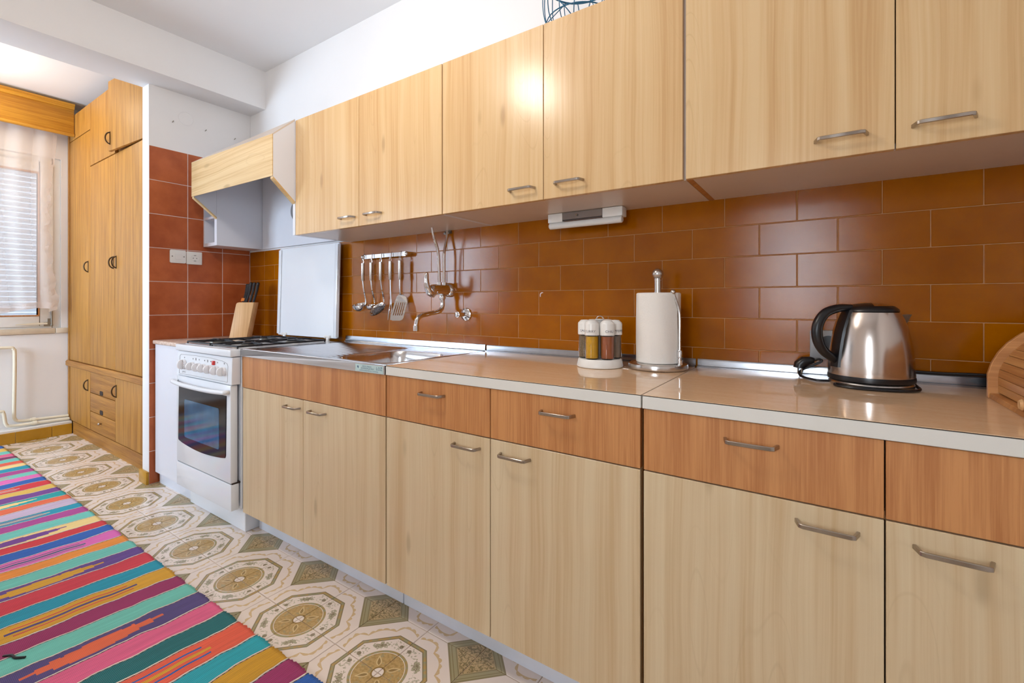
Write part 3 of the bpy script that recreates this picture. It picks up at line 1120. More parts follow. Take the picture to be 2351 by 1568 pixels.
def upstand(x0, x1, label):
    pr_ = [(-0.0025, CT - 0.0), (-0.0025, 0.897), (-0.006, 0.898), (-0.008, 0.892), (-0.0085, CT + 0.006), (-0.021, CT + 0.0045), (-0.021, CT)]
    return obj('upstand_strip', MB().prism(pr_, lambda a, b, d: (d, a, b), x0, x1), M['strip'], label=label, cat='metal strip', group='metal strips between worktop and tiles')


upstand(2.090, 2.980, 'metal strip along the tiles behind the spice carousel')
upstand(2.986, 3.8837, 'metal strip along the tiles behind the kettle')

# steel sink top
SX0, SX1, SY0, SY1 = 1.0837, 2.082, -0.581, -0.021
sk = thing('sink_top', 'stainless steel sink top with ribbed drainer, left of the beige worktop', 'sink', ((SX0 + SX1) / 2, -0.3, CT - 0.032))
hole = rrect(1.895, -0.375, 0.155, 0.165, 0.06, 6)
me = bpy.data.meshes.new('deck')
bm = bmesh.new()


def ring_edges(pts, z):
    vv = [bm.verts.new((a, b, z)) for a, b in pts]
    return [bm.edges.new((vv[i], vv[(i + 1) % len(vv)])) for i in range(len(vv))]


oe = ring_edges([(SX0, SY0), (SX1, SY0), (SX1, SY1), (SX0, SY1)], CT)
he = ring_edges(hole, CT)
bmesh.ops.triangle_fill(bm, use_beauty=True, edges=oe + he)
bmesh.ops.recalc_face_normals(bm, faces=bm.faces[:])
dk = MB()
bm.verts.index_update()
dk.add([v.co.copy() for v in bm.verts], [[v.index for v in f.verts] for f in bm.faces])
bm.free()
bpy.data.meshes.remove(me)
# lip down the front and raised rolled rim
dk.box(SX0, SX1, SY0, SY0 + 0.003, CT - 0.032, CT)
dk.box(SX0, SX0 + 0.003, SY0, SY1, CT - 0.03, CT)
dk.tube([(SX0 + 0.002, SY0 + 0.012, CT + 0.0), (SX1 - 0.002, SY0 + 0.012, CT + 0.0)], 0.0028, 8)
obj('deck', dk, M['sink'], sk, angle=0.5)
bs_ = MB()
rings = []
for k, (ins, dz) in enumerate([(0.0, 0.0), (0.004, -0.006), (0.010, -0.03), (0.014, -0.11), (0.022, -0.135), (0.045, -0.148)]):
    rings.append([(a, b, CT + dz) for a, b in rrect(1.895, -0.375, 0.155 - ins, 0.165 - ins, 0.06 - ins * 0.3, 6)])
bs_.loft(rings, False, True)
obj('basin', bs_, M['sink'], sk)
obj('drain', MB().lathe([(0.035, 0.0), (0.035, 0.003), (0.028, 0.004), (0.02, 0.001), (0.001, 0.001)], (1.895, -0.375, CT - 0.148), 24), M['chrome'], sk)
dr = MB()
for k in range(15):
    y = -0.52 + k * 0.029
    x0 = 1.16 + 0.01 * math.sin(k * 1.3)
    prof = [(y - 0.009, 0.0), (y - 0.004, 0.0022), (y, 0.003), (y + 0.004, 0.0022), (y + 0.009, 0.0)]
    r0 = [(x0, a, CT + 0.0001) for a, b in prof]
    r1 = [(x0 + 0.03, a, CT + b) for a, b in prof]
    r2 = [(1.675, a, CT + b) for a, b in prof]
    r3 = [(1.70, a, CT + 0.0001) for a, b in prof]
    dr.loft([r0, r1, r2, r3], False, False, closed=False)
obj('drainer_ribs', dr, M['sink'], sk, label='ribbed draining area')
up = [(-0.0025, CT - 0.004), (-0.0025, 0.899), (-0.010, 0.900), (-0.012, 0.893), (-0.013, CT + 0.004), (-0.021, CT + 0.001), (-0.021, CT - 0.004)]
obj('upstand', MB().prism(up, lambda a, b, d: (d, a, b), 1.088, 2.084), M['strip'], sk)
st = obj('sticker', B(1.925, 2.076, SY0 - 0.0008, SY0 + 0.0005, CT - 0.030, CT - 0.004), M['sticker'], sk, smooth=False, label='pale maker sticker with blue print on the front lip')
for body, size, x, z in (('INOKS PRIBOR', 0.0075, 1.990, CT - 0.0105), ('KOVINOPLASTIKA', 0.0085, 1.992, CT - 0.0178), ('LOŽ', 0.016, 2.056, CT - 0.0145), ('CUSTOM MADE FOR ALL COUNTRIES', 0.006, 2.000, CT - 0.0255)):
    obj('print', text_mb(body, size, lambda a, b, d, x=x, z=z: (x + a, SY0 - 0.0009 - abs(d) * 0.3, z + b)), M['ink_blue'], st, smooth=False)
obj('print', MB().prism([(1.936, CT - 0.013), (1.940, CT - 0.009), (1.944, CT - 0.013), (1.942, CT - 0.020)], lambda a, b, d: (a, d, b), SY0 - 0.0012, SY0 - 0.0008), M['ink_blue'], st, smooth=False)

# ------------------------------------------------------------------ wall units
UF, UZ0, UZ1 = -0.3335, 1.430, 2.008
upper_x = [1.1222, 1.6222, 2.1222, 2.5722, 3.0222, 3.4722, 3.9222]


def wall_unit(label, x0, x1, doors, handles, edge):
    t = thing('wall_cabinet', label, 'cabinet', ((x0 + x1) / 2, -0.17, UZ0), 'pine wall cabinets above the tiles')
    b = MB()
    y0, y1 = UF + 0.019, -0.001
    b.box(x0 + 0.0005, x0 + 0.017, y0, y1, UZ0, UZ1).box(x1 - 0.017, x1 - 0.0005, y0, y1, UZ0, UZ1)
    b.box(x0 + 0.017, x1 - 0.017, y0, y1, UZ1 - 0.016, UZ1).box(x0 + 0.017, x1 - 0.017, -0.006, y1, UZ0 + 0.016, UZ1 - 0.016)
    obj('carcass', b, edge, t, smooth=False)
    obj('bottom_panel', B(x0 + 0.017, x1 - 0.017, y0, y1, UZ0 + 0.0005, UZ0 + 0.0158), M['under_mel'], t, smooth=False)
    for (a, c), hx in zip(doors, handles):
        m = MB().box(a + 0.0012, c - 0.0012, UF, UF + 0.018, UZ0 - 0.001, UZ1 + 0.001)
        d = obj('door', m, [M['pine']], t, bevel=0.001, seg=1)
        bar_handle(d, hx, 1.472, UF)
    return t


U = upper_x
wall_unit('pine wall cabinet next to the cooker hood, above the hanging utensils', U[0], U[2], [(U[0] + 0.001, U[1]), (U[1], U[2] - 0.001)], [1.548, 1.725], M['white_mel'])
wall_unit('pine wall cabinet with the blue wire basket on top and strip light below', U[2], U[4], [(U[2] + 0.001, U[3]), (U[3], U[4] - 0.004)], [2.490, 2.668], M['under_mel'])
wall_unit('pine wall cabinet nearest the camera, above the kettle', U[4], U[6], [(U[4] + 0.002, U[5]), (U[5], U[6])], [3.373, 3.551], M['edge_wood'])

# ------------------------------------------------------------------ cooker hood
hd = thing('cooker_hood', 'white cooker hood casing with a pine front board, over the stove', 'cooker hood', (0.69, -0.22, 1.45))
HX0, HX1, HY = 0.170, 1.1215, -0.447
HYL = -0.424                       # the casing hangs slightly out of square
side_r = [(-0.318, 2.006), (-0.3345, 2.006), (HY, 1.905), (HY, 1.703), (-0.3345, 1.599), (-0.318, 1.599)]
side_l = [(-0.296, 2.006), (HYL, 1.930), (HYL, 1.728), (-0.296, 1.622)]
for poly, x0, x1 in ((side_r, HX1 - 0.018, HX1 - 0.0005), (side_l, HX0, HX0 + 0.016)):
    obj('side_panel', MB().prism(poly, lambda a, b, d: (d, a, b), x0, x1), M['white_mel'], hd, smooth=False)
    (ya, za), (yb, zb) = (poly[3], poly[4]) if len(poly) == 6 else (poly[2], poly[3])
    e = MB().prism([(ya, za - 0.0003), (yb, zb - 0.0003), (yb, zb - 0.011), (ya, za - 0.011)], lambda a, b, d: (d, a, b), x0 - (0.006 if x0 > 0.5 else 0.0), x1 + (0.0 if x0 > 0.5 else 0.006))
    obj('edge_strip', e, M['pine_h'], hd, smooth=False)


def hood_loft(pl, pr_):
    return MB().loft([[(HX0, y, z) for y, z in pl], [(HX1 - 0.0005, y, z) for y, z in pr_]])


obj('front_board', hood_loft([(HYL - 0.004, 1.727), (HYL - 0.0002, 1.727), (HYL - 0.0002, 1.934), (HYL - 0.004, 1.934)], [(HY - 0.004, 1.704), (HY - 0.0002, 1.704), (HY - 0.0002, 1.908), (HY - 0.004, 1.908)]), M['pine_h'], hd, smooth=False)
obj('sloping_top', hood_loft([(HYL - 0.004, 1.9345), (-0.296, 2.017), (-0.296, 2.0065), (HYL, 1.9305)], [(HY - 0.004, 1.9085), (-0.3345, 2.017), (-0.3345, 2.0065), (HY, 1.9055)]), M['under_mel'], hd, smooth=False)
obj('top_panel', B(HX0, HX1 - 0.0005, -0.295, -0.002, 2.006, 2.017), M['under_mel'], hd, smooth=False)
obj('back_panel', B(0.190, HX1 - 0.0005, -0.012, -0.002, 1.447, 2.0), M['white_mel'], hd, smooth=False)
obj('front_strip', B(HX1 - 0.019, HX1 - 0.0005, UF - 0.001, -0.013, 1.430, 1.597), M['white_mel'], hd, smooth=False)
vc = MB()
ring_v = lambda r, y: [(0.605 + r * math.cos(2 * pi * k / 36), y, 1.663 + r * math.sin(2 * pi * k / 36)) for k in range(36)]
vc.loft([ring_v(0.062, -0.0122), ring_v(0.062, -0.020), ring_v(0.055, -0.024), ring_v(0.048, -0.018), ring_v(0.001, -0.018)], False, False)
obj('vent_cover', vc, M['grey_plastic'], hd)
obj('grease_filter', B(HX0 + 0.02, HX1 - 0.02, -0.40, -0.02, 1.93, 1.94), M['white_mel'], hd, smooth=False)
# narrow open box left of the hood, against the stub wall
bx = thing('hood_side_box', 'narrow open white box between the cooker hood and the stub wall', 'shelf box', (0.1, -0.15, 1.447))
BX0, BX1, BY = 0.003, 0.186, -0.295
obj('side_panel', B(BX1 - 0.030, BX1, BY, -0.003, 1.447, 2.0), M['white_mel'], bx, smooth=False)
obj('side_panel', B(BX0, BX0 + 0.014, BY, -0.003, 1.447, 2.0), M['white_mel'], bx, smooth=False)
obj('bottom_panel', B(BX0 + 0.0142, BX1 - 0.0302, BY, -0.003, 1.447, 1.468), M['white_mel'], bx, smooth=False)
obj('top_panel', B(BX0 + 0.0142, BX1 - 0.0302, BY, -0.003, 1.62, 1.634), M['white_mel'], bx, smooth=False)
obj('back_panel', B(BX0 + 0.0142, BX1 - 0.0302, BY + 0.10, BY + 0.108, 1.4682, 1.6198), M['white_mel'], bx, smooth=False)

# ------------------------------------------------------------------ white filler unit left of the stove
fu = thing('filler_cabinet', 'plain white filler cabinet between stub wall and stove', 'cabinet', (0.24, -0.28, 0))
obj('front_panel', B(0.010, 0.470, -0.558, -0.540, 0.070, 0.838), M['white_mel'], fu, bevel=0.0015, seg=1)
obj('carcass', B(0.012, 0.468, -0.539, -0.004, 0.066, 0.838), M['white_mel'], fu, smooth=False)
obj('plinth', B(0.014, 0.468, -0.537, -0.520, 0.0, 0.066), M['plinth'], fu, smooth=False)
obj('worktop', B(0.003, 0.471, -0.570, -0.003, 0.839, 0.862), M['stone_top'], fu, bevel=0.006, seg=3, label='pinkish speckled worktop with rounded pale edge')

# ------------------------------------------------------------------ stove
SVX0, SVX1, SF = 0.4735, 1.0755, -0.617
sv = thing('stove', 'white freestanding stove with gas hob and glass oven door', 'stove', (0.775, -0.32, 0))
obj('body', B(SVX0 + 0.002, SVX1 - 0.0, -0.573, -0.055, 0.118, 0.835), M['enamel'], sv, bevel=0.003, seg=1)
obj('plinth', B(SVX0 + 0.004, SVX1 - 0.005, -0.553, -0.10, 0.0, 0.118), M['enamel'], sv, bevel=0.003, seg=1)
# hob top with lip
hp = MB().box(SVX0, SVX1, -0.621, -0.055, 0.835, 0.868)
obj('hob_top', hp, M['enamel'], sv, bevel=0.005, seg=3)
# control panel, slightly wedge shaped
cp = MB().prism([(-0.575, 0.705), (-0.616, 0.705), (-0.612, 0.832), (-0.575, 0.832)], lambda a, b, d: (d, a, b), SVX0 + 0.002, SVX1 - 0.001)
cpo = obj('control_panel', cp, M['enamel'], sv, bevel=0.002, seg=1)
# raised outline of the panel print
ol = [(0.508, 0.714), (1.036, 0.716), (1.036, 0.790), (1.028, 0.802), (0.98, 0.811), (0.86, 0.817), (0.70, 0.818), (0.525, 0.815), (0.511, 0.806)]
obj('outline', MB().tube([(a, -0.6165 + (b - 0.705) * 0.031, b) for a, b in ol], 0.0009, 6, closed=True), M['grey_plastic'], cpo, smooth=False)


def knob(x, z, big=0.021):
    k = MB()
    y0 = -0.6145
    k.cyl((x, y0, z), (x, y0 - 0.010, z), big, big * 0.95, n=28)
    kb = obj('knob', k, M['knob_white'], cpo)
    w = MB()
    arc = [(-0.6245 - 0.024 * math.sin(pi * q / 14) ** 0.8, z + big * 0.98 * math.cos(pi * q / 14)) for q in range(15)]
    w.prism(arc, lambda a, b, d: (d, a, b), x - 0.0055, x + 0.0055)
    obj('grip', w, M['knob_white'], kb, bevel=0.002)
    return kb


kn_x = [0.668, 0.737, 0.797, 0.863, 0.933, 1.000]
for x in kn_x:
    knob(x, 0.763)
tk = knob(0.566, 0.765, 0.026)
dots = MB()
for k in range(12):
    a = 2 * pi * k / 12
    dots.cyl((0.566 + 0.020 * math.sin(a), -0.6244, 0.765 + 0.020 * math.cos(a)), (0.566 + 0.020 * math.sin(a), -0.6252, 0.765 + 0.020 * math.cos(a)), 0.0016, n=8)
obj('timer_marks', dots, M['ink'], tk, smooth=False)
mk = MB()
for i, x in enumerate([0.566] + kn_x):
    mk.box(x - 0.003, x + 0.003, -0.6139, -0.6132, 0.797, 0.803)
for x in (0.70, 0.83):
    mk.box(x - 0.0035, x + 0.0035, -0.6139, -0.6132, 0.794, 0.806)
obj('print', mk, M['ink'], cpo, smooth=False)
obj('print', text_mb('gorenje', 0.013, lambda a, b, d: (0.566 + a, -0.6163 - abs(d) * 0.3, 0.727 + b)), M['ink'], cpo, smooth=False)
obj('button', B(0.889, 0.907, -0.622, -0.612, 0.786, 0.806), M['red'], cpo, bevel=0.002)
# oven door
dz0, dz1 = 0.247, 0.702
od = obj('oven_door', B(SVX0 + 0.004, SVX1 - 0.008, SF, -0.585, dz0, dz1), M['enamel'], sv, bevel=0.004, seg=2)
gl = [(0.512, 0.648)]
gl += [(1.032, 0.652)]
gl += [(1.026, 0.372), (1.020, 0.360)]
for k in range(1, 12):
    t_ = k / 12
    gl.append((1.020 - t_ * 0.512, 0.358 - 0.018 * math.sin(pi * t_) - 0.0 * t_))
gl += [(0.508, 0.362), (0.504, 0.372)]
obj('glass_panel', MB().prism(gl, lambda a, b, d: (a, d, b), SF - 0.003, SF + 0.001), M['black_gloss'], od, bevel=0.001, seg=1, label='black oven glass with curved lower edge')
n = NT('oven_window')
f = n.noise(n.coords(), 4.0)
n.set(Base_Color=n.ramp(f, [(0.3, lin((24, 62, 96))), (0.7, lin((50, 116, 156)))]), Roughness=0.08)
M['oven_window'] = n.mat
obj('oven_window', MB().prism(rrect(0.772, 0.487, 0.190, 0.098, 0.012, 4), lambda a, b, d: (a, d, b), SF - 0.0036, SF - 0.002), M['oven_window'], od, smooth=False, label='blue-tinted inner window of the oven')
hp_ = [(0.492, SF, 0.672), (0.485, SF - 0.018, 0.674), (0.505, SF - 0.026, 0.672), (0.62, SF - 0.032, 0.668), (0.77, SF - 0.034, 0.667), (0.92, SF - 0.032, 0.668), (1.035, SF - 0.026, 0.672), (1.06, SF - 0.018, 0.674), (1.052, SF, 0.672)]
hb = MB().tube(smooth_path(hp_, 5), 0.0105, 12)
obj('handle', hb, M['enamel'], od)
obj('drawer_front', B(SVX0 + 0.002, SVX1 - 0.004, SF, -0.58, 0.120, 0.243), M['enamel'], sv, bevel=0.004, seg=2)
obj('gap', B(SVX0 + 0.006, SVX1 - 0.006, SF + 0.006, -0.574, 0.242, 0.249), M['dark_gap'], sv, smooth=False)
# hob recess, burners and pan supports
obj('hob_pan', B(SVX0 + 0.03, SVX1 - 0.03, -0.585, -0.10, 0.866, 0.8688), M['enamel'], sv, smooth=False)
for bx_, by_, br in ((0.62, -0.47, 0.045), (0.93, -0.47, 0.034), (0.62, -0.22, 0.034), (0.93, -0.22, 0.045)):
    b = obj('burner', MB().lathe([(br * 1.05, 0.0), (br, 0.008), (br * 0.9, 0.009)], (bx_, by_, 0.8688), 24), M['galv'], sv)
    obj('burner_cap', MB().lathe([(br * 0.88, 0.0091), (br * 0.9, 0.014), (br * 0.8, 0.017), (0.001, 0.0175)], (bx_, by_, 0.8688), 24), M['black_iron'], b)
for x0, x1 in ((0.505, 0.765), (0.785, 1.045)):
    gr = MB()
    zb = 0.879
    y0, y1 = -0.575, -0.115
    gr.ribbon([(x0, y0, zb), (x1, y0, zb)], (0, 0, 1), 0.008, 0.006).ribbon([(x0, y1, zb), (x1, y1, zb)], (0, 0, 1), 0.008, 0.006)
    gr.ribbon([(x0, y0, zb), (x0, y1, zb)], (0, 0, 1), 0.008, 0.006).ribbon([(x1, y0, zb), (x1, y1, zb)], (0, 0, 1), 0.008, 0.006)
    gr.ribbon([(x0, -0.345, zb), (x1, -0.345, zb)], (0, 0, 1), 0.008, 0.006)
    for by_ in (-0.46, -0.23):
        xm = (x0 + x1) / 2
        for dx, dy in ((1, 0), (-1, 0), (0, 1), (0, -1)):
            gr.ribbon([(xm + dx * 0.128, by_ + dy * 0.113, zb), (xm + dx * 0.09, by_ + dy * 0.08, zb + 0.006), (xm + dx * 0.03, by_ + dy * 0.03, zb + 0.007)], (0, 0, 1), 0.010, 0.008)
    for fx in (x0, x1):
        for fy in (y0, y1):
            gr.cyl((fx, fy, 0.8685), (fx, fy, zb), 0.004, n=8)
    obj('pan_support', gr, M['black_iron'], sv)
# hinged hob cover standing open against the wall
lid = MB()
lm = Matrix.Translation((0.762, -0.049, 0.884)) @ Matrix.Rotation(-0.028, 4, 'X')
lid.M = lm
lid.prism(rrect(0, 0.272, 0.307, 0.272, 0.012, 4), lambda a, b, d: (a, d, b), -0.006, 0.006)
lo_ = obj('hob_cover', lid, M['enamel'], sv, bevel=0.0015, seg=1, label='white metal hob cover folded up against the tiles')
for a, b in ((-0.306, -0.278), (0.278, 0.306)):
    fl_ = MB()
    fl_.M = lm
    fl_.box(a, b, -0.013, -0.0062, 0.008, 0.536)
    obj('flange', fl_, M['enamel'], lo_, bevel=0.002)
for hx in (0.535, 0.985):
    h = MB().box(hx - 0.012, hx + 0.012, -0.060, -0.052, 0.866, 0.893).cyl((hx - 0.024, -0.058, 0.893), (hx + 0.024, -0.058, 0.893), 0.006, n=10)
    h.sphere((hx - 0.02, -0.060, 0.889), 0.008, 8, 6).sphere((hx + 0.02, -0.060, 0.889), 0.008, 8, 6)
    obj('hinge', h, M['plastic_white'], lo_)


# ------------------------------------------------------------------ switch and sockets
def plate(name, label, cat, y0, y1, z0, z1, r):
    t = thing(name, label, cat, (0.001, (y0 + y1) / 2, z0))
    m = MB().prism(rrect((y0 + y1) / 2, (z0 + z1) / 2, (y1 - y0) / 2, (z1 - z0) / 2, r, 4), lambda a, b, d: (d, a, b), 0.0005, 0.009)
    obj('plate', m, M['plastic_white'], t, bevel=0.0015)
    return t


sw = plate('light_switch', 'white rocker light switch on the red-brown tiles', 'light switch', -0.482, -0.395, 1.333, 1.414, 0.008)
obj('rocker', B(0.0091, 0.013, -0.456, -0.421, 1.356, 1.391), M['plastic_white'], sw, bevel=0.0015)
for yy in (-0.470, -0.407):
    obj('screw', MB().cyl((0.0085, yy, 1.374), (0.0100, yy, 1.374), 0.004, n=10), M['galv'], sw)


def socket_insert(t, fn):
    """round recessed well with two pin holes; fn(a, b, d) maps plane to world"""
    n_ = 28
    m = MB()
    rg = lambda r, d: [fn(r * math.cos(2 * pi * k / n_), r * math.sin(2 * pi * k / n_), d) for k in range(n_)]
    m.loft([rg(0.024, 0.0), rg(0.024, 0.0018), rg(0.0205, 0.002), rg(0.0195, 0.0004), rg(0.001, 0.0004)], False, False)
    return m


so = plate('wall_socket', 'white wall socket beside the light switch', 'socket', -0.392, -0.305, 1.330, 1.411, 0.003)
fn_so = lambda a, b, d: (0.0092 + d, -0.346 + a, 1.370 + b)
obj('well', socket_insert(so, fn_so), M['plastic_white'], so)
ph = MB()
for a in (-0.0095, 0.0095):
    ph.cyl((0.0094, -0.346 + a, 1.370), (0.0106, -0.346 + a, 1.370), 0.0028, n=10)
ph.box(0.0094, 0.0108, -0.352, -0.340, 1.3855, 1.3885).box(0.0094, 0.0108, -0.352, -0.340, 1.3515, 1.3545)
obj('pin_holes', ph, M['ink'], so)
sb = thing('wall_socket', 'grey double socket box on the tiles behind the kettle handle', 'socket', (3.35, -0.02, 0.93))
obj('plate', MB().prism(rrect(3.348, 0.965, 0.042, 0.042, 0.005, 4), lambda a, b, d: (a, d, b), -0.03, -0.0005), M['grey_plastic'], sb, bevel=0.002)
obj('well', MB().cyl((3.352, -0.030, 0.968), (3.352, -0.034, 0.968), 0.024, n=24), M['black_plastic'], sb)

# ------------------------------------------------------------------ knife block and knives
R2 = Vector((0.828, 0.560, 0)).normalized()
Dp = Vector((-0.560, 0.828, 0)).normalized()
KP = Vector((0.222, -0.240, 0.8625))
lean = (R2 * 0.026 + Dp * 0.035 + Vector((0, 0, 0.226)))
kb = MB()


def kpt(a, b, h):
    return KP + R2 * a + Dp * b + lean * h


w_, dp_ = 0.112, 0.060
prof = [(0.0, 0.0), (w_, 0.0), (w_, 1.0), (0.016, 1.0), (0.004, 0.985), (0.0, 0.94)]
kb.prism(prof, lambda a, h, d: kpt(a, d, h), 0.0, dp_)
kbo = obj('knife_block', kb, M['beech'], bevel=0.003, label='slanted pale wooden knife block by the tiled corner', cat='knife block')
ks = [(0.018, 0.044, 0.122, 'first black knife handle from the red-brown tiles, with orange collar'), (0.034, 0.034, 0.122, 'second black knife handle from the red-brown tiles'), (0.052, 0.022, 0.132, 'middle black knife handle in the wooden block'), (0.074, 0.022, 0.132, 'second black knife handle from the stove side'), (0.097, 0.022, 0.132, 'black knife handle nearest the stove, last in the block')]
ld = (R2 * 0.012 + Dp * 0.022 + Vector((0, 0, 0.1))).normalized()
for a, b, ln, lab in ks:
    p0 = kpt(a, b, 1.0) + ld * 0.001
    t = thing('kitchen_knife', lab, 'knife', p0, 'black-handled knives in the block')
    pts, rr = [], []
    for s_, r_ in ((0.0, 0.0075), (0.08, 0.0095), (0.3, 0.0085), (0.6, 0.0105), (0.85, 0.0115), (0.95, 0.0125), (1.0, 0.009)):
        pts.append(p0 + ld * ln * s_ + R2 * 0.004 * math.sin(pi * s_))
        rr.append(r_ * 0.82)
    m = MB().tube(pts, rr, 10)
    obj('grip', m, M['black_plastic'], t)
    obj('blade', MB().prism([(-0.008, -0.10), (0.008, -0.09), (0.008, -0.0005), (-0.008, -0.0005)], lambda u_, v_, d: p0 + Dp * u_ + ld * v_ + R2 * d, -0.001, 0.001), M['steel'], t, smooth=False)
    if a < 0.035:
        obj('collar', MB().tube([p0 + ld * 0.006 - R2 * 0.008, p0 + ld * 0.026 - R2 * 0.006], 0.0085, 10), M['orange'], t)

# ------------------------------------------------------------------ utensil rail and utensils
rl = thing('utensil_rail', 'chrome utensil rail screwed to the tiles', 'rail', (1.44, -0.02, 1.322))
obj('bar', MB().ribbon([(1.262, -0.026, 1.334), (1.60, -0.026, 1.334)], (0, 0, 1), 0.022, 0.005), M['chrome'], rl, bevel=0.001, seg=1)
for x in (1.262, 1.602):
    obj('end_piece', MB().cyl((x, -0.001, 1.334), (x, -0.030, 1.334), 0.011, n=18).sphere((x, -0.030, 1.334), 0.011, 14, 8), M['chrome'], rl)
for k in range(2):
    obj('collar', MB().cyl((1.576 + k * 0.012, -0.026, 1.3225), (1.576 + k * 0.012, -0.026, 1.3455), 0.0055, n=12), M['chrome'], rl)
ux = [1.278, 1.346, 1.422, 1.496, 1.567]
for x in ux:
    hk = [(x, -0.028, 1.346), (x, -0.034, 1.347), (x, -0.0355, 1.335), (x, -0.037, 1.318), (x, -0.044, 1.3145), (x, -0.047, 1.321)]
    obj('hook', MB().tube(smooth_path(hk, 3), 0.0022, 8), M['chrome'], rl)


def utensil(name, x, label, tilt=0.0):
    t = thing(name, label, 'utensil', (x, -0.042, 1.0), 'steel utensils hanging on the rail')
    lp = [(x - 0.0045, -0.042, 1.298), (x - 0.007, -0.042, 1.308), (x - 0.004, -0.043, 1.319), (x, -0.0435, 1.322), (x + 0.004, -0.043, 1.319), (x + 0.007, -0.042, 1.308), (x + 0.0045, -0.042, 1.298)]
    obj('loop', MB().tube(smooth_path(lp, 3), 0.0016, 8), M['chrome'], t)
    obj('grip', MB().tube([(x, -0.042, 1.3005), (x, -0.042, 1.299), (x, -0.042, 1.207), (x, -0.042, 1.204)], [0.007, 0.0092, 0.0092, 0.008], 16), M['steel'], t)
    return t


def bowl(c, r, depth, nrm, wall=0.0015):
    m = MB()
    q = Vector((0, 0, 1)).rotation_difference(Vector(nrm).normalized()).to_matrix().to_4x4()
    m.M = Matrix.Translation(c) @ q
    pr_ = []
    for k in range(8):
        a = pi / 2 * k / 7
        pr_.append((r * math.cos(a), -depth * math.sin(a)))
    m.lathe(pr_, n=28, cap0=False, cap1=True)
    m.lathe([(rr - wall if rr > wall else 0.0005, z + wall * 0.8) for rr, z in pr_], n=28, cap0=False, cap1=True)
    m.lathe([(r, 0.0), (r + 0.001, 0.0008), (r - wall, wall * 0.8)], n=28, cap0=False, cap1=False)
    return m


def stem(pts, w, t):
    return MB().ribbon(smooth_path(pts, 5), (1, 0, 0), w, t)


t = utensil('soup_ladle', ux[0], 'large steel ladle, first on the rail beside the hob cover')
obj('shaft', stem([(ux[0], -0.042, 1.206), (ux[0], -0.036, 1.16), (ux[0], -0.024, 1.11), (ux[0], -0.022, 1.088)], 0.009, 0.004), M['chrome'], t)
obj('bowl', bowl(Vector((ux[0], -0.062, 1.078)), 0.040, 0.040, (0, -0.25, 1)), M['chrome'], t)
t = utensil('sauce_ladle', ux[1], 'small steel ladle, second on the rail')
obj('shaft', stem([(ux[1], -0.042, 1.206), (ux[1], -0.036, 1.16), (ux[1], -0.022, 1.11), (ux[1], -0.018, 1.085)], 0.009, 0.004), M['chrome'], t)
obj('bowl', bowl(Vector((ux[1], -0.045, 1.073)), 0.026, 0.026, (0, -0.25, 1)), M['chrome'], t)
t = utensil('skimmer', ux[2], 'steel skimmer with perforated round head, third on the rail')
obj('shaft', stem([(ux[2], -0.042, 1.206), (ux[2], -0.034, 1.16), (ux[2], -0.022, 1.11), (ux[2], -0.020, 1.09)], 0.009, 0.004), M['chrome'], t)
hm = MB()
hc = Vector((ux[2], -0.060, 1.052))
qn = Vector((0, 0, 1)).rotation_difference(Vector((0, -0.72, 0.69)).normalized()).to_matrix().to_4x4()
hm.M = Matrix.Translation(hc) @ qn
hm.lathe([(0.046, 0.004), (0.042, 0.0), (0.026, -0.004), (0.001, -0.005), (0.001, -0.0065), (0.026, -0.0055), (0.042, -0.0015), (0.047, 0.003)], n=32, cap0=False, cap1=False)
sk_ = obj('head', hm, M['chrome'], t)
hl = MB()
hl.M = Matrix.Translation(hc) @ qn
for i in range(-4, 5):
    for j in range(-4, 5):
        a, b = i * 0.0095 + (j % 2) * 0.0047, j * 0.0085
        if a * a + b * b < 0.036 ** 2:
            zz2 = -0.005 + 0.0045 * ((a * a + b * b) / 0.042 ** 2)
            hl.cyl((a, b, zz2), (a, b, zz2 + 0.0012), 0.0026, n=8)
obj('perforation', hl, M['dark_gap'], sk_, smooth=False)
t = utensil('carving_fork', ux[3], 'two-pronged steel fork, fourth on the rail')
obj('shaft', stem([(ux[3], -0.042, 1.206), (ux[3], -0.040, 1.14), (ux[3], -0.038, 1.10), (ux[3], -0.038, 1.075)], [0.009] * 5 + [0.011] * 5 + [0.016] * 6, 0.003), M['chrome'], t)
for s_ in (-1, 1):
    obj('tine', MB().tube(smooth_path([(ux[3] + s_ * 0.005, -0.038, 1.08), (ux[3] + s_ * 0.009, -0.040, 1.06), (ux[3] + s_ * 0.010, -0.046, 1.03), (ux[3] + s_ * 0.009, -0.050, 0.998)], 4), [0.004 - 0.0002 * k for k in range(13)], 8), M['chrome'], t)
t = utensil('slotted_turner', ux[4], 'slotted steel turner, last on the rail nearest the tap')
obj('shaft', stem([(ux[4], -0.042, 1.206), (ux[4], -0.042, 1.17), (ux[4], -0.040, 1.14), (ux[4], -0.036, 1.126)], 0.010, 0.005), M['chrome'], t)
bl = MB()
bm_ = Matrix.Translation((ux[4], -0.036, 1.128))


def blade_pt(a, s_, d):
    # blade turned about 40 degrees, bending forward
    z = -s_
    y = -0.002 - 0.35 * max(0, s_ - 0.02) + 0.010 * min(1, s_ / 0.02)
    return bm_ @ Vector((a * 0.92 + d * 0.1, y + a * 0.30 + d, z))


edge = [(-0.012, 0.0), (0.012, 0.0), (0.030, 0.014), (0.038, 0.03), (0.040, 0.045)]
slots = [-0.024, -0.012, 0.0, 0.012, 0.024]
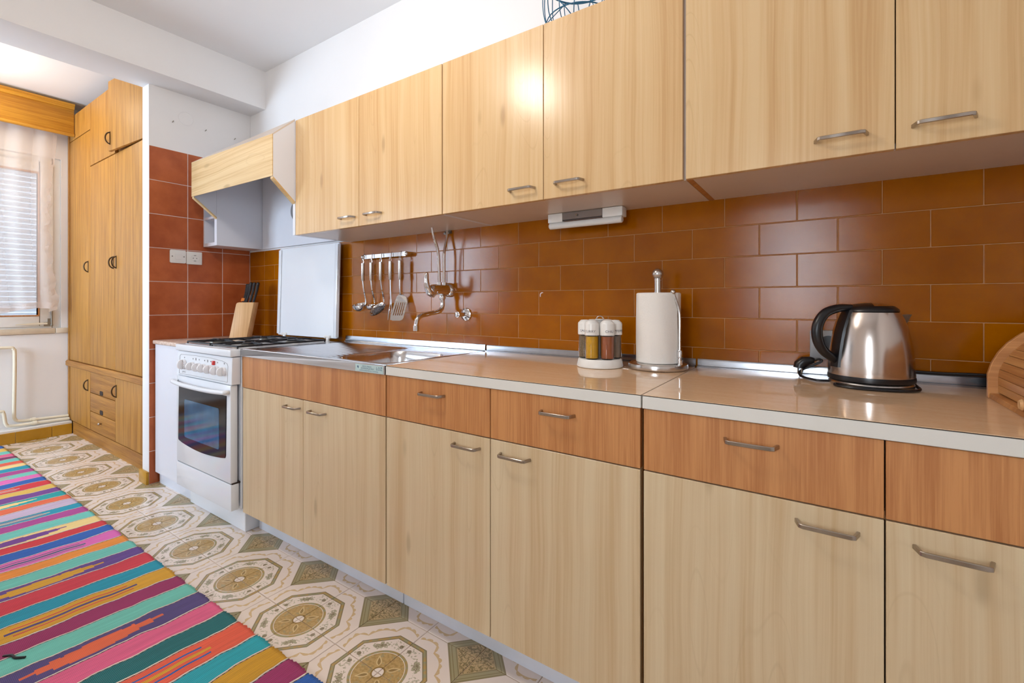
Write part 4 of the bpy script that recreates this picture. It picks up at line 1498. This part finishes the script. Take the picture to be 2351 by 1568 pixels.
# head plate, bars between slots, foot plate
bl.prism([(-0.012, 0.0), (0.012, 0.0), (0.028, 0.012), (0.036, 0.026), (0.038, 0.040), (-0.038, 0.040), (-0.036, 0.026), (-0.028, 0.012)], blade_pt, -0.0008, 0.0008)
for a, b in ((-0.038, -0.0265), (-0.0215, -0.0145), (-0.0095, -0.0025), (0.0025, 0.0095), (0.0145, 0.0215), (0.0265, 0.038)):
    bl.prism([(a, 0.040), (b, 0.040), (b, 0.105), (a, 0.105)], blade_pt, -0.0008, 0.0008)
bl.prism([(-0.038, 0.105), (0.038, 0.105), (0.0385, 0.118), (0.033, 0.127), (0.02, 0.131), (-0.02, 0.131), (-0.033, 0.127), (-0.0385, 0.118)], blade_pt, -0.0008, 0.0008)
obj('blade', bl, M['steel'], t, smooth=False)

# ------------------------------------------------------------------ wall tap
FX = 1.864
fc = thing('wall_tap', 'chrome wall-mounted mixer tap with swivel spout above the sink', 'tap', (FX, -0.1, 0.96))
obj('escutcheon', MB().tube([(FX, -0.001, 1.147), (FX, -0.012, 1.147), (FX, -0.022, 1.147), (FX, -0.026, 1.147)], [0.034, 0.033, 0.026, 0.018], 28), M['chrome'], fc)
obj('tap_body', MB().tube([(FX, -0.022, 1.147), (FX, -0.10, 1.147), (FX, -0.118, 1.146), (FX, -0.130, 1.145)], [0.024, 0.024, 0.0235, 0.019], 24), M['chrome'], fc)
lv = MB()
lv.tube(smooth_path([(FX, -0.112, 1.130), (FX, -0.134, 1.135), (FX, -0.150, 1.160), (FX, -0.156, 1.190), (FX, -0.153, 1.222)], 5), [0.020, 0.020, 0.020, 0.019, 0.018, 0.018, 0.017, 0.016, 0.015, 0.0145, 0.014, 0.013, 0.0125, 0.012, 0.0115, 0.011, 0.0105, 0.010, 0.0095, 0.009, 0.006], 14)
obj('lever', lv, M['chrome'], fc)
for y0, pth in ((-0.072, [(-0.072, 1.168), (-0.073, 1.22), (-0.078, 1.30), (-0.088, 1.345), (-0.110, 1.39), (-0.121, 1.4295)]), (-0.040, [(-0.040, 1.168), (-0.040, 1.22), (-0.041, 1.30), (-0.036, 1.34), (-0.022, 1.39), (-0.017, 1.4295)])):
    sp = obj('supply_pipe', MB().tube(smooth_path([(FX, a, b) for a, b in pth], 5), 0.0065, 10), M['chrome'], fc)
    obj('nut', MB().cyl((FX, y0, 1.168), (FX, y0, 1.182), 0.011, n=6), M['chrome'], sp)
obj('spout_nut', MB().lathe([(0.010, 0.0), (0.014, 0.004), (0.016, 0.012), (0.014, 0.020), (0.011, 0.026)], (FX, -0.052, 1.100), 16), M['chrome'], fc)
spp = [(FX, -0.052, 1.102), (FX, -0.051, 1.080), (FX, -0.058, 1.058), (FX, -0.080, 1.046), (FX, -0.14, 1.037), (FX, -0.185, 1.030), (FX, -0.210, 1.016), (FX, -0.219, 0.992), (FX, -0.219, 0.985)]
spo = obj('spout', MB().tube(smooth_path(spp, 6), 0.0105, 14), M['chrome'], fc)
obj('aerator', MB().cyl((FX, -0.219, 0.987), (FX, -0.219, 0.964), 0.0135, n=20), M['chrome'], spo)
vl = thing('stop_valve', 'small chrome stop valve sticking out of the tiles right of the tap', 'valve', (1.966, -0.03, 1.0))
obj('flange', MB().tube([(1.966, -0.001, 1.033), (1.966, -0.006, 1.033), (1.966, -0.014, 1.033)], [0.030, 0.029, 0.016], 28), M['chrome'], vl)
obj('stem', MB().cyl((1.966, -0.012, 1.033), (1.966, -0.055, 1.033), 0.010, n=16), M['chrome'], vl)
obj('cap', MB().tube([(1.966, -0.053, 1.033), (1.966, -0.058, 1.033), (1.966, -0.066, 1.033), (1.966, -0.070, 1.033)], [0.011, 0.0145, 0.014, 0.008], 18), M['chrome'], vl)
hb = obj('wall_bracket', MB().box(1.845, 1.878, -0.012, -0.0008, 1.415, 1.4285).cyl((1.852, -0.012, 1.4215), (1.852, -0.024, 1.413), 0.007, n=8).cyl((1.872, -0.012, 1.42), (1.872, -0.02, 1.416), 0.005, n=8), M['galv'], label='small rusty bracket at the top of the tiles between the tap pipes', cat='bracket')

# ------------------------------------------------------------------ strip light under the wall cabinet
sl = thing('strip_light', 'white fluorescent strip light under the middle wall cabinet', 'strip light', (2.61, -0.08, 1.37))
LX0, LX1 = 2.452, 2.752
obj('housing', B(LX0 + 0.062, LX1 - 0.075, -0.090, -0.050, 1.398, 1.4295), M['strip'], sl, bevel=0.001, seg=1)
for a, b in ((LX0, LX0 + 0.062), (LX1 - 0.075, LX1)):
    obj('end_cap', B(a, b, -0.092, -0.048, 1.3955, 1.4295), M['plastic_white'], sl, bevel=0.002)
obj('tube', MB().tube([(LX0 + 0.003, -0.082, 1.384), (LX0 + 0.006, -0.082, 1.384), (LX1 - 0.006, -0.082, 1.384), (LX1 - 0.003, -0.082, 1.384)], [0.010, 0.0125, 0.0125, 0.010], 18), M['tube'], sl)
obj('switch_knob', MB().cyl((2.575, -0.090, 1.416), (2.575, -0.096, 1.416), 0.004, n=12), M['nickel'], sl)
obj('slot', B(LX0 + 0.064, LX1 - 0.077, -0.0906, -0.0895, 1.399, 1.4025), M['dark_gap'], sl, smooth=False)

# ------------------------------------------------------------------ spice carousel and its jars
SC = Vector((2.705, -0.178, CT))
sc = thing('spice_carousel', 'white revolving spice rack base with wire ring handle', 'spice rack', SC)
obj('base', MB().lathe([(0.073, 0.0), (0.077, 0.002), (0.0775, 0.006), (0.073, 0.026), (0.070, 0.029), (0.030, 0.029), (0.001, 0.029)], SC, 40), M['plastic_white'], sc)
obj('column', MB().lathe([(0.010, 0.0), (0.010, 0.158), (0.016, 0.160), (0.016, 0.163), (0.001, 0.1635)], SC + Vector((0, 0, 0.0292)) * 1 - Vector((0, 0, 0.03)), 20), M['plastic_white'], sc)
rp = [SC + R2 * 0.012 * math.cos(a) + Vector((0, 0, 0.160 + 0.012 * math.sin(a))) for a in [pi * k / 12 for k in range(13)]]
obj('ring_handle', MB().tube(rp, 0.0018, 8), M['chrome'], sc)
tocam = math.atan2(-1.6567 + 0.178, 3.342 - 2.705)
spices = [('CURRY', 'curry', 'spice jar of yellow powder, cap lettered CURRY'), ('CHILI', 'chili', 'spice jar of red-brown powder, cap lettered CHILI'), ('PFEFFER', 'pepper', 'spice jar of grey-brown powder on the paper towel side, cap lettered PFEFFER'), ('PAPRIKA', 'chili', 'rear spice jar on the carousel, towel side'), ('OREGANO', 'herbs', 'rear spice jar on the carousel, sink side'), ('SALZ', 'herbs', 'spice jar of brown flakes on the sink side, cap lettered SALZ')]
for k in range(6):
    ang = tocam - pi / 6 + k * pi / 3 - 0.02
    word, mat_, lab = spices[k]
    c = SC + Vector((0.050 * math.cos(ang), 0.050 * math.sin(ang), 0.0295))
    t = thing('spice_jar', lab, 'spice jar', c, 'spice jars on the carousel')
    g1 = [(0.018, 0.0), (0.0215, 0.003), (0.0225, 0.006), (0.0225, 0.078), (0.0195, 0.082), (0.0195, 0.088)]
    gm = MB().lathe(g1, c, 28, True, False)
    gm.lathe([(0.0001, 0.0035), (0.0200, 0.0035), (0.0208, 0.008), (0.0208, 0.077), (0.0180, 0.081), (0.0180, 0.088)][1:], c, 28, True, False)
    gm.lathe([(0.0195, 0.088), (0.0180, 0.088)], c, 28, False, False)
    obj('glass_body', gm, M['glass'], t)
    lvl = 0.076
    obj('contents', MB().lathe([(0.0195, 0.0042), (0.0203, 0.009), (0.0203, lvl - 0.002), (0.019, lvl)], c, 24), M[mat_], t)
    cap = MB().lathe([(0.0200, 0.0795), (0.0243, 0.080), (0.0245, 0.083), (0.0245, 0.116), (0.0230, 0.121), (0.014, 0.1295), (0.001, 0.1305)], c, 28, False, True)
    cpb = obj('cap', cap, M['plastic_white'], t)
    off = tocam + {0: -0.3, 1: 0.3, 2: 0.75, 5: -0.12}.get(k, 0.0)
    f_ = lambda a, b, d, c=c, off=off: (c.x + (0.0247 + abs(d)) * math.cos(off + a / 0.0247), c.y + (0.0247 + abs(d)) * math.sin(off + a / 0.0247), c.z + 0.093 + b)
    if k in (0, 1, 2, 5):
        obj('print', text_mb(word, 0.0112, f_, thick=0.0002, sx=1.1), M['ink'], cpb, smooth=False)

# ------------------------------------------------------------------ paper towel holder and roll
TC = Vector((2.885, -0.120, CT))
th_ = thing('towel_holder', 'brushed steel paper towel holder with ball-topped post', 'towel holder', TC)
obj('base', MB().lathe([(0.088, 0.0), (0.0935, 0.003), (0.095, 0.011), (0.093, 0.018), (0.086, 0.0215), (0.001, 0.022)], TC, 48), M['steel'], th_)
obj('post', MB().lathe([(0.0115, 0.022), (0.0115, 0.298), (0.009, 0.300)], TC, 20), M['steel'], th_)
obj('knob', MB().sphere(TC + Vector((0, 0, 0.313)), 0.0185, 24, 14), M['steel'], th_)
ap_ = TC + R2 * 0.050 - Dp * 0.062
arm = [ap_ + Vector((0, 0, 0.060)), ap_ + Vector((0, 0, 0.12)), ap_ + Vector((0, 0, 0.17)), ap_ - R2 * 0.004 + Vector((0, 0, 0.20)), ap_ - R2 * 0.016 + Vector((0, 0, 0.235)), ap_ - R2 * 0.021 + Vector((0, 0, 0.252))]
to = obj('tension_arm', MB().tube(smooth_path(arm, 5), 0.0045, 10), M['steel'], th_)
obj('ball', MB().sphere(arm[-1], 0.0085, 16, 10), M['steel'], to)
obj('spring_socket', MB().lathe([(0.0085, 0.019), (0.009, 0.021), (0.009, 0.036), (0.006, 0.037), (0.006, 0.042), (0.009, 0.043), (0.0092, 0.064), (0.0075, 0.067)], ap_, 18), M['chrome'], to)
rm = MB()
rg_ = []
NR = 64


def roll_r(a, z):
    r = 0.0705 + 0.0015 * math.sin(3 * a + 1) + 0.0008 * math.sin(7 * a + 20 * z)
    return r


zs = [0.0225, 0.026, 0.06, 0.10, 0.14, 0.18, 0.22, 0.247, 0.250]
for k, z in enumerate(zs):
    e_ = 0.003 if k in (0, len(zs) - 1) else 0.0
    rg_.append([(TC.x + (roll_r(2 * pi * i / NR, z) - e_) * math.cos(2 * pi * i / NR), TC.y + (roll_r(2 * pi * i / NR, z) - e_) * math.sin(2 * pi * i / NR), TC.z + z) for i in range(NR)])
inner = [(TC.x + 0.021 * math.cos(2 * pi * i / NR), TC.y + 0.021 * math.sin(2 * pi * i / NR), TC.z + 0.250) for i in range(NR)]
inner2 = [(p[0], p[1], TC.z + 0.0225) for p in inner]
rm.loft([inner2] + rg_ + [inner, inner2], False, False)
ro = obj('paper_towel_roll', rm, M['paper'], label='white paper towel roll on the steel holder', cat='paper towel')
fl_ = MB()
a0 = tocam + 0.15
flr = []
for k in range(9):
    z = 0.024 + 0.225 * k / 8
    sh_ = 0.05 * math.sin(k * 0.9)
    flr.append([(TC.x + (roll_r(a0 + sh_ + d, z) + 0.0015 + 0.0022 * d) * math.cos(a0 + sh_ + d), TC.y + (roll_r(a0 + sh_ + d, z) + 0.0015 + 0.0022 * d) * math.sin(a0 + sh_ + d), TC.z + z) for d in (-0.6, -0.4, -0.2, 0.0, 0.2, 0.45, 0.7)])
fl_.loft(flr, False, False, closed=False)
obj('loose_sheet', fl_, M['paper'], ro)

# ------------------------------------------------------------------ kettle
KC = Vector((3.441, -0.122, CT))
kt = thing('electric_kettle', 'brushed steel electric kettle with black handle', 'kettle', KC)
s_ = 0.965
obj('power_base', MB().lathe([(0.084, 0.0), (0.090, 0.003), (0.091, 0.010), (0.088, 0.0145), (0.001, 0.015)], KC, 48), M['steel'], kt)
obj('lower_ring', MB().lathe([(0.085, 0.0155), (0.0925, 0.017), (0.0935, 0.024), (0.0925, 0.030)], KC, 48), M['black_plastic'], kt)
kp = [(0.0920, 0.0302), (0.0922, 0.034), (0.0912, 0.060), (0.0890, 0.090), (0.0850, 0.120), (0.0790, 0.150), (0.0700, 0.178), (0.0625, 0.193), (0.0600, 0.194)]
bd_ = obj('body', MB().lathe(kp, KC, 56), M['kettle'], kt)
lid_ = obj('lid', MB().lathe([(0.0600, 0.1942), (0.0615, 0.196), (0.0600, 0.201), (0.052, 0.208), (0.035, 0.214), (0.015, 0.217), (0.001, 0.2175)], KC, 40), M['black_plastic'], kt)
# steel inlay set in the lid, on the camera side
il = MB()
rg2 = []
for rr, zz2 in ((0.050, 0.2095), (0.036, 0.2145), (0.016, 0.2178)):
    rg2.append([(KC.x + rr * math.cos(tc), KC.y + rr * math.sin(tc), KC.z + zz2) for tc in [tocam + 0.7 - 1.0 + 2.2 * k / 12 for k in range(13)]])
il.loft(rg2, False, False, closed=False)
obj('lid_inlay', il, M['kettle'], lid_)
KH = -R2
hpth = [KC + KH * 0.050 + Vector((0, 0, 0.205)), KC + KH * 0.085 + Vector((0, 0, 0.203)), KC + KH * 0.118 + Vector((0, 0, 0.190)), KC + KH * 0.137 + Vector((0, 0, 0.160)), KC + KH * 0.138 + Vector((0, 0, 0.125)), KC + KH * 0.125 + Vector((0, 0, 0.095)), KC + KH * 0.100 + Vector((0, 0, 0.074)), KC + KH * 0.088 + Vector((0, 0, 0.066))]
obj('handle', MB().tube(smooth_path(hpth, 6), [0.009 + 0.004 * math.sin(pi * k / 42) for k in range(43)], 14), M['black_plastic'], kt)
bp_ = MB()
rg3 = []
for z in (0.050, 0.08, 0.11, 0.14, 0.165, 0.185, 0.199):
    r_ = max([kp[0][0]] if z < 0.03 else [0]) or 0.0
    for (ra_, za_), (rb_, zb_) in zip(kp, kp[1:]):
        if za_ <= z <= zb_ and zb_ > za_:
            r_ = ra_ + (rb_ - ra_) * (z - za_) / (zb_ - za_)
    if not r_:
        r_ = 0.060
    w_2 = 0.22 + 0.10 * (z - 0.05) / 0.15
    ac = math.atan2(KH.y, KH.x)
    rg3.append([(KC.x + (r_ + (0.004 if 0 < i < 6 else -0.002)) * math.cos(ac + w_2 * (i - 3) / 3), KC.y + (r_ + (0.004 if 0 < i < 6 else -0.002)) * math.sin(ac + w_2 * (i - 3) / 3), KC.z + z) for i in range(7)])
bp_.loft(rg3, False, False, closed=False)
obj('handle_plate', bp_, M['black_plastic'], kt, label='black strip joining the handle to the body')
# spout: triangular lip
spm = MB()
tip = KC + R2 * 0.106 + Vector((0, 0, 0.187))
side_ = Dp
top_l = KC + R2 * 0.052 + side_ * 0.026 + Vector((0, 0, 0.186))
top_r = KC + R2 * 0.052 - side_ * 0.026 + Vector((0, 0, 0.186))
low = KC + R2 * 0.090 + Vector((0, 0, 0.150))
mid_ = KC + R2 * 0.088 + Vector((0, 0, 0.163))
spm.add([tip + side_ * 0.006, tip - side_ * 0.006, top_r, top_l, low], [(0, 3, 4), (1, 4, 2), (0, 4, 1), (3, 0, 1, 2), (2, 4, 3)])
obj('spout', spm, M['galv'], kt, smooth=False)
# kettle cord wound round the base, its plug lying by the wall
cz = CT + 0.005
cp_ = []
for k in range(23):
    a = math.atan2(KH.y, KH.x) + 0.10 + (k / 22) * 3.05
    rr = 0.100 + 0.004 * math.sin(k * 0.6)
    cp_.append(KC + Vector((rr * math.cos(a), rr * math.sin(a), 0.0045 + 0.004 * (k > 18) * (k - 18) * 0.4)))
cp0 = cp_[0]
loop = [KC + KH * 0.110 + Vector((0.012, 0.055, 0.005)), KC + KH * 0.140 + Vector((0, 0.06, 0.006)), Vector((3.290, -0.085, cz)), Vector((3.281, -0.070, cz + 0.008)), Vector((3.292, -0.060, cz + 0.020)), Vector((3.315, -0.058, cz + 0.032)), Vector((3.335, -0.056, cz + 0.044)), Vector((3.328, -0.054, cz + 0.050)), Vector((3.315, -0.053, cz + 0.046))]
cord = thing('kettle_cord', 'black kettle cord wound round the kettle base', 'cord', (3.40, -0.2, CT))
obj('wound_loop', MB().tube(smooth_path(cp_, 3), 0.0036, 8), M['black_plastic'], cord)
obj('free_end', MB().tube(smooth_path([cp0] + loop, 5), 0.0034, 8), M['black_plastic'], cord)
pg = MB()
pg.tube([(3.318, -0.053, CT + 0.050), (3.310, -0.053, CT + 0.050), (3.292, -0.054, CT + 0.046), (3.282, -0.055, CT + 0.036), (3.281, -0.056, CT + 0.026)], [0.007, 0.011, 0.015, 0.016, 0.0165], 14)
po = obj('plug', pg, M['black_plastic'], cord)
obj('pin', MB().cyl((3.277, -0.050, CT + 0.026), (3.277, -0.052, CT + 0.008), 0.0022, n=8), M['nickel'], po)
obj('pin', MB().cyl((3.287, -0.066, CT + 0.026), (3.287, -0.068, CT + 0.008), 0.0022, n=8), M['nickel'], po)
obj('wall_cable', MB().tube(smooth_path([(3.372, -0.014, 0.912), (3.42, -0.015, 0.903), (3.52, -0.015, 0.902), (3.60, -0.015, 0.9015), (3.66, -0.016, 0.904), (3.78, -0.016, 0.904)], 5), 0.0042, 8), M['black_plastic'], label='black cable running along the tiles behind the kettle to the bread bin', cat='cable')
obj('cable_reel', MB().tube([(3.70, -0.075, CT + 0.032), (3.70, -0.085, CT + 0.032), (3.70, -0.105, CT + 0.032), (3.70, -0.115, CT + 0.032)], [0.026, 0.032, 0.032, 0.024], 24), M['black_plastic'], label='round black adapter half hidden behind the bread bin', cat='adapter')

# ------------------------------------------------------------------ bread bin with roll-up slatted front (facing left)
bb = thing('bread_bin', 'bamboo bread bin with slatted roll front at the picture edge', 'bread bin', (3.77, -0.36, CT))
BBX, BBY0, BBY1 = 3.652, -0.56, -0.158


def bin_profile(off=0.0):
    """outline in x, z; front faces -x"""
    pts = []
    for x, z in [(0.0, 0.0), (0.0, 0.055), (0.006, 0.080), (0.017, 0.105), (0.032, 0.128), (0.054, 0.150), (0.085, 0.170), (0.125, 0.183), (0.170, 0.188), (0.225, 0.188), (0.225, 0.0)]:
        pts.append((x, z))
    return pts


bpf = [(BBX + a, CT + b) for a, b in bin_profile()]
for y0, y1 in ((BBY1 - 0.013, BBY1), (BBY0, BBY0 + 0.013)):
    obj('end_panel', MB().prism(bpf, lambda a, b, d: (a, d, b), y0, y1), M['bamboo_side'], bb, bevel=0.0015, seg=1)
obj('base_board', B(BBX + 0.002, BBX + 0.2245, BBY0 + 0.0132, BBY1 - 0.0132, CT, CT + 0.012), M['bamboo_side'], bb, bevel=0.0015, seg=1)
obj('back_board', B(BBX + 0.216, BBX + 0.2245, BBY0 + 0.0132, BBY1 - 0.0132, CT + 0.0122, CT + 0.186), M['bamboo_side'], bb, smooth=False)
ins_ = []
raw = [(0.016, 0.014), (0.016, 0.055), (0.021, 0.076), (0.031, 0.097), (0.045, 0.117), (0.064, 0.136), (0.092, 0.153), (0.128, 0.165), (0.170, 0.170), (0.214, 0.170)]
path = smooth_path([(a, 0, b) for a, b in raw], 8)
Ls = [0.0]
for a, b in zip(path, path[1:]):
    Ls.append(Ls[-1] + (b - a).length)


def at_len(s):
    for i in range(len(Ls) - 1):
        if Ls[i + 1] >= s:
            f_ = (s - Ls[i]) / (Ls[i + 1] - Ls[i])
            return path[i].lerp(path[i + 1], f_)
    return path[-1]


sw_ = 0.0178
k = 0
while (k + 1) * sw_ < Ls[-1]:
    p0, p1 = at_len(k * sw_ + 0.0005), at_len((k + 1) * sw_ - 0.0005)
    d = (p1 - p0).normalized()
    nn = Vector((d.z, 0, -d.x))
    q = [p0, p1, p1 + nn * 0.006, p0 + nn * 0.006]
    s1 = obj('slat', MB().prism([(BBX + v.x, CT + v.z) for v in q], lambda a, b, dd: (a, dd, b), BBY0 + 0.0135, BBY1 - 0.0135), M['bamboo'], bb, bevel=0.001, seg=1)
    if k == 0:
        obj('knob', MB().tube([(BBX + 0.016, -0.385, CT + 0.024), (BBX + 0.008, -0.385, CT + 0.024), (BBX + 0.001, -0.385, CT + 0.024), (BBX - 0.003, -0.385, CT + 0.024)], [0.008, 0.008, 0.011, 0.008], 18), M['beech'], s1)
    k += 1

# ------------------------------------------------------------------ blue wire basket on the middle wall cabinet
wbk = thing('wire_basket', 'blue wire basket on top of the middle wall cabinet', 'basket', (2.64, -0.20, 2.0105))
bc = Vector((2.64, -0.20, 2.0105))
prof_b = [(0.060, 0.003), (0.090, 0.012), (0.115, 0.045), (0.127, 0.090), (0.128, 0.14), (0.120, 0.19)]


def ringpts(r, z, n_=36):
    return [bc + Vector((r * math.cos(2 * pi * k / n_), r * math.sin(2 * pi * k / n_), z)) for k in range(n_)]


for r, z, w_3 in ((0.060, 0.003, 0.0022), (0.115, 0.045, 0.002), (0.120, 0.19, 0.003)):
    obj('ring', MB().tube(ringpts(r, z), w_3, 6, closed=True), M['blue_wire'], wbk)
for k in range(14):
    a = 2 * pi * k / 14
    for tw in (0.5,):
        pts = [bc + Vector((r * math.cos(a + tw * (z * 3)), r * math.sin(a + tw * (z * 3)), z)) for r, z in prof_b]
        obj('wire', MB().tube(smooth_path(pts, 4), 0.0017, 6), M['blue_wire'], wbk)
for k in range(5):
    a = 2 * pi * k / 5
    pts = [bc + Vector((r * math.cos(a - z * 7), r * math.sin(a - z * 7), z)) for r, z in prof_b]
    obj('wire', MB().tube(smooth_path(pts, 4), 0.0017, 6), M['blue_wire'], wbk)


# ------------------------------------------------------------------ striped woven rug
C_ = dict(blue=(24, 92, 176), gold=(214, 160, 40), aqua=(108, 196, 182), pink=(222, 96, 140), plum=(118, 34, 92), coral=(226, 92, 66), cream=(238, 208, 136), teal=(0, 148, 176), mag=(168, 62, 140), orchid=(222, 104, 180), red=(206, 44, 54), yellow=(222, 184, 84), purple=(112, 58, 140), tealg=(0, 156, 160), orange=(226, 104, 66), lav=(196, 176, 200), orng=(232, 142, 50), crim=(206, 54, 72), indigo=(78, 66, 124), dteal=(0, 104, 110), turq=(20, 160, 176), must=(200, 148, 28), magd=(150, 38, 96), violet=(96, 64, 140))
bnd = [-1.80, -1.69, -1.58, -1.48, -1.39, -1.307, -1.224, -1.137, -1.051, -0.95, -0.856, -0.773, -0.686, -0.583, -0.481, -0.389, -0.286, -0.192, -0.108, -0.002, 0.082, 0.181, 0.273, 0.371, 0.453, 0.545, 0.64, 0.723, 0.813, 0.908, 1.015, 1.105, 1.215, 1.302, 1.401, 1.501, 1.598, 1.695, 1.807, 1.894, 1.99, 2.087, 2.18, 2.275, 2.37, 2.47, 2.56, 2.65]
cols = ['blue', 'yellow', 'aqua', 'pink', 'plum', 'aqua', 'coral', 'cream', 'teal', 'mag', 'aqua', 'orchid', 'blue', 'red', 'yellow', 'purple', 'tealg', 'orange', 'lav', 'teal', 'mag', 'aqua', 'cream', 'red', 'blue', 'orchid', 'orng', 'aqua', 'violet', 'crim', 'teal', 'gold', 'magd', 'aqua', 'indigo', 'pink', 'dteal', 'coral', 'turq', 'must', 'magd', 'blue', 'red', 'aqua', 'purple', 'gold', 'teal']
ins = {7: ('lens', 'orange', 'orange'), 10: ('lines', 'orange', 'pink'), 13: ('lines', 'cream', 'lav'), 16: ('lens', 'cream', 'cream'), 19: ('lines', 'red', 'cream'), 22: ('lens', 'purple', 'purple'), 25: ('lines', 'dteal', 'dteal'), 28: ('lens', 'gold', 'gold'), 31: ('lines', 'crim', 'indigo'), 34: ('lens', 'orange', 'orange'), 37: ('lines', 'blue', 'gold'), 43: ('lens', 'red', 'red')}
RW = 0.575
NYR, NS = 70, 16
verts, faces, fcol = [], [], []


def wob(i, t):
    return 0.010 * noise.noise(Vector((i * 7.3, t * 5.0, 0.3))) + 0.005 * noise.noise(Vector((i * 3.1, t * 14.0, 4.0)))


def rug_pt(x, t, fray=0.0):
    ye = -0.875 - 0.0145 * (2.1 - x) + fray
    y = ye - t * RW
    z = 0.0058 + 0.0022 * noise.noise(Vector((x * 7, y * 5, 1.7))) + 0.0015 * noise.noise(Vector((x * 30, y * 3, 0.2)))
    return Vector((x - 0.045 * t * RW, y, max(z, 0.0030)))


cream_l, black_l = lin((222, 208, 196)), lin((36, 30, 34))
n_str = len(cols)
for i in range(n_str):
    base = lin(C_[cols[i]])
    for j in range(NYR):
        row0, row1 = [], []
    # column positions inside the stripe: cream border, dark dotted border, field
    offs = [0.0, 0.0045, 0.0075] + [None] * (NS - 1) + ['end']
    cols_x = []
    for j in range(NYR + 1):
        t = j / NYR
        xa = bnd[i] + wob(i, t)
        xb = bnd[i + 1] + wob(i + 1, t)
        xs = [xa, xa + 0.0055, xa + 0.0090] + [xa + 0.0090 + (xb - xa - 0.0090) * (k + 1) / NS for k in range(NS)]
        cols_x.append(xs)
    b0 = len(verts)
    nc = len(cols_x[0])
    for j in range(NYR + 1):
        t = j / NYR
        for k, x in enumerate(cols_x[j]):
            s_in = (x - cols_x[j][0]) / (cols_x[j][-1] - cols_x[j][0])
            fray = 0.0
            if j in (0, NYR):
                fray = (0.005 * math.sin(pi * s_in) + 0.007 * noise.noise(Vector((x * 160, 2.0, t)))) * (1 if j == 0 else -1)
            verts.append(rug_pt(x, t, fray))
    for j in range(NYR):
        t = (j + 0.5) / NYR
        for k in range(nc - 1):
            faces.append((b0 + j * nc + k, b0 + j * nc + k + 1, b0 + (j + 1) * nc + k + 1, b0 + (j + 1) * nc + k))
            c = base
            if k == 0:
                c = cream_l
            elif k == 1:
                c = black_l if j % 2 == 0 else lin((120, 104, 100))
            elif i in ins:
                kind, ca_, cb_ = ins[i]
                s_ = (k - 1.5) / (nc - 3)
                u_ = abs(t - 0.5 - 0.03 * math.sin(i)) / 0.30
                if kind == 'lens' and u_ < 1:
                    stepw = [0.34, 0.30, 0.26, 0.16, 0.07][min(4, int(u_ * 5))]
                    if abs(s_ - 0.5 - 0.05 * math.sin(t * 9 + i)) < stepw:
                        c = lin(C_[ca_])
                if kind == 'lines' and u_ < 1:
                    for q_, (lc, cc) in enumerate(((0.28, ca_), (0.5, cb_), (0.72, ca_))):
                        lim = (0.88, 1.0, 0.92)[q_]
                        if abs(s_ - lc) < 0.045 and u_ < lim:
                            c = lin(C_[cc])
            fcol.append(c)
nv = len(verts)
# solid underside: sides down to the floor
me = bpy.data.meshes.new('rug')
org = Vector((0.4, -1.2, 0.0))
me.from_pydata([v - org for v in verts], [], faces)
at = me.color_attributes.new('stripe', 'FLOAT_COLOR', 'CORNER')
for p_, c in zip(me.polygons, fcol):
    p_.use_smooth = True
    for li in p_.loop_indices:
        at.data[li].color = (c[0], c[1], c[2], 1.0)
me.materials.append(M['rug'])
rug = bpy.data.objects.new('striped_rug', me)
link(rug, None, org)
props(rug, 'long flat-woven rug with multicoloured cross stripes on the patterned floor', 'rug')
so_ = rug.modifiers.new('thickness', 'SOLIDIFY')
so_.thickness = 0.0026
so_.offset = -1
# stray warp knot
kp2 = rug_pt(1.33, 0.80)
obj('knot', MB().tube(smooth_path([kp2 + Vector((-0.045, -0.012, 0.003)), kp2 + Vector((-0.02, 0.002, 0.008)), kp2 + Vector((0.0, 0.006, 0.006)), kp2 + Vector((0.02, 0.024, 0.005))], 4), 0.0035, 8), M['black_plastic'], rug, label='black knotted thread end')
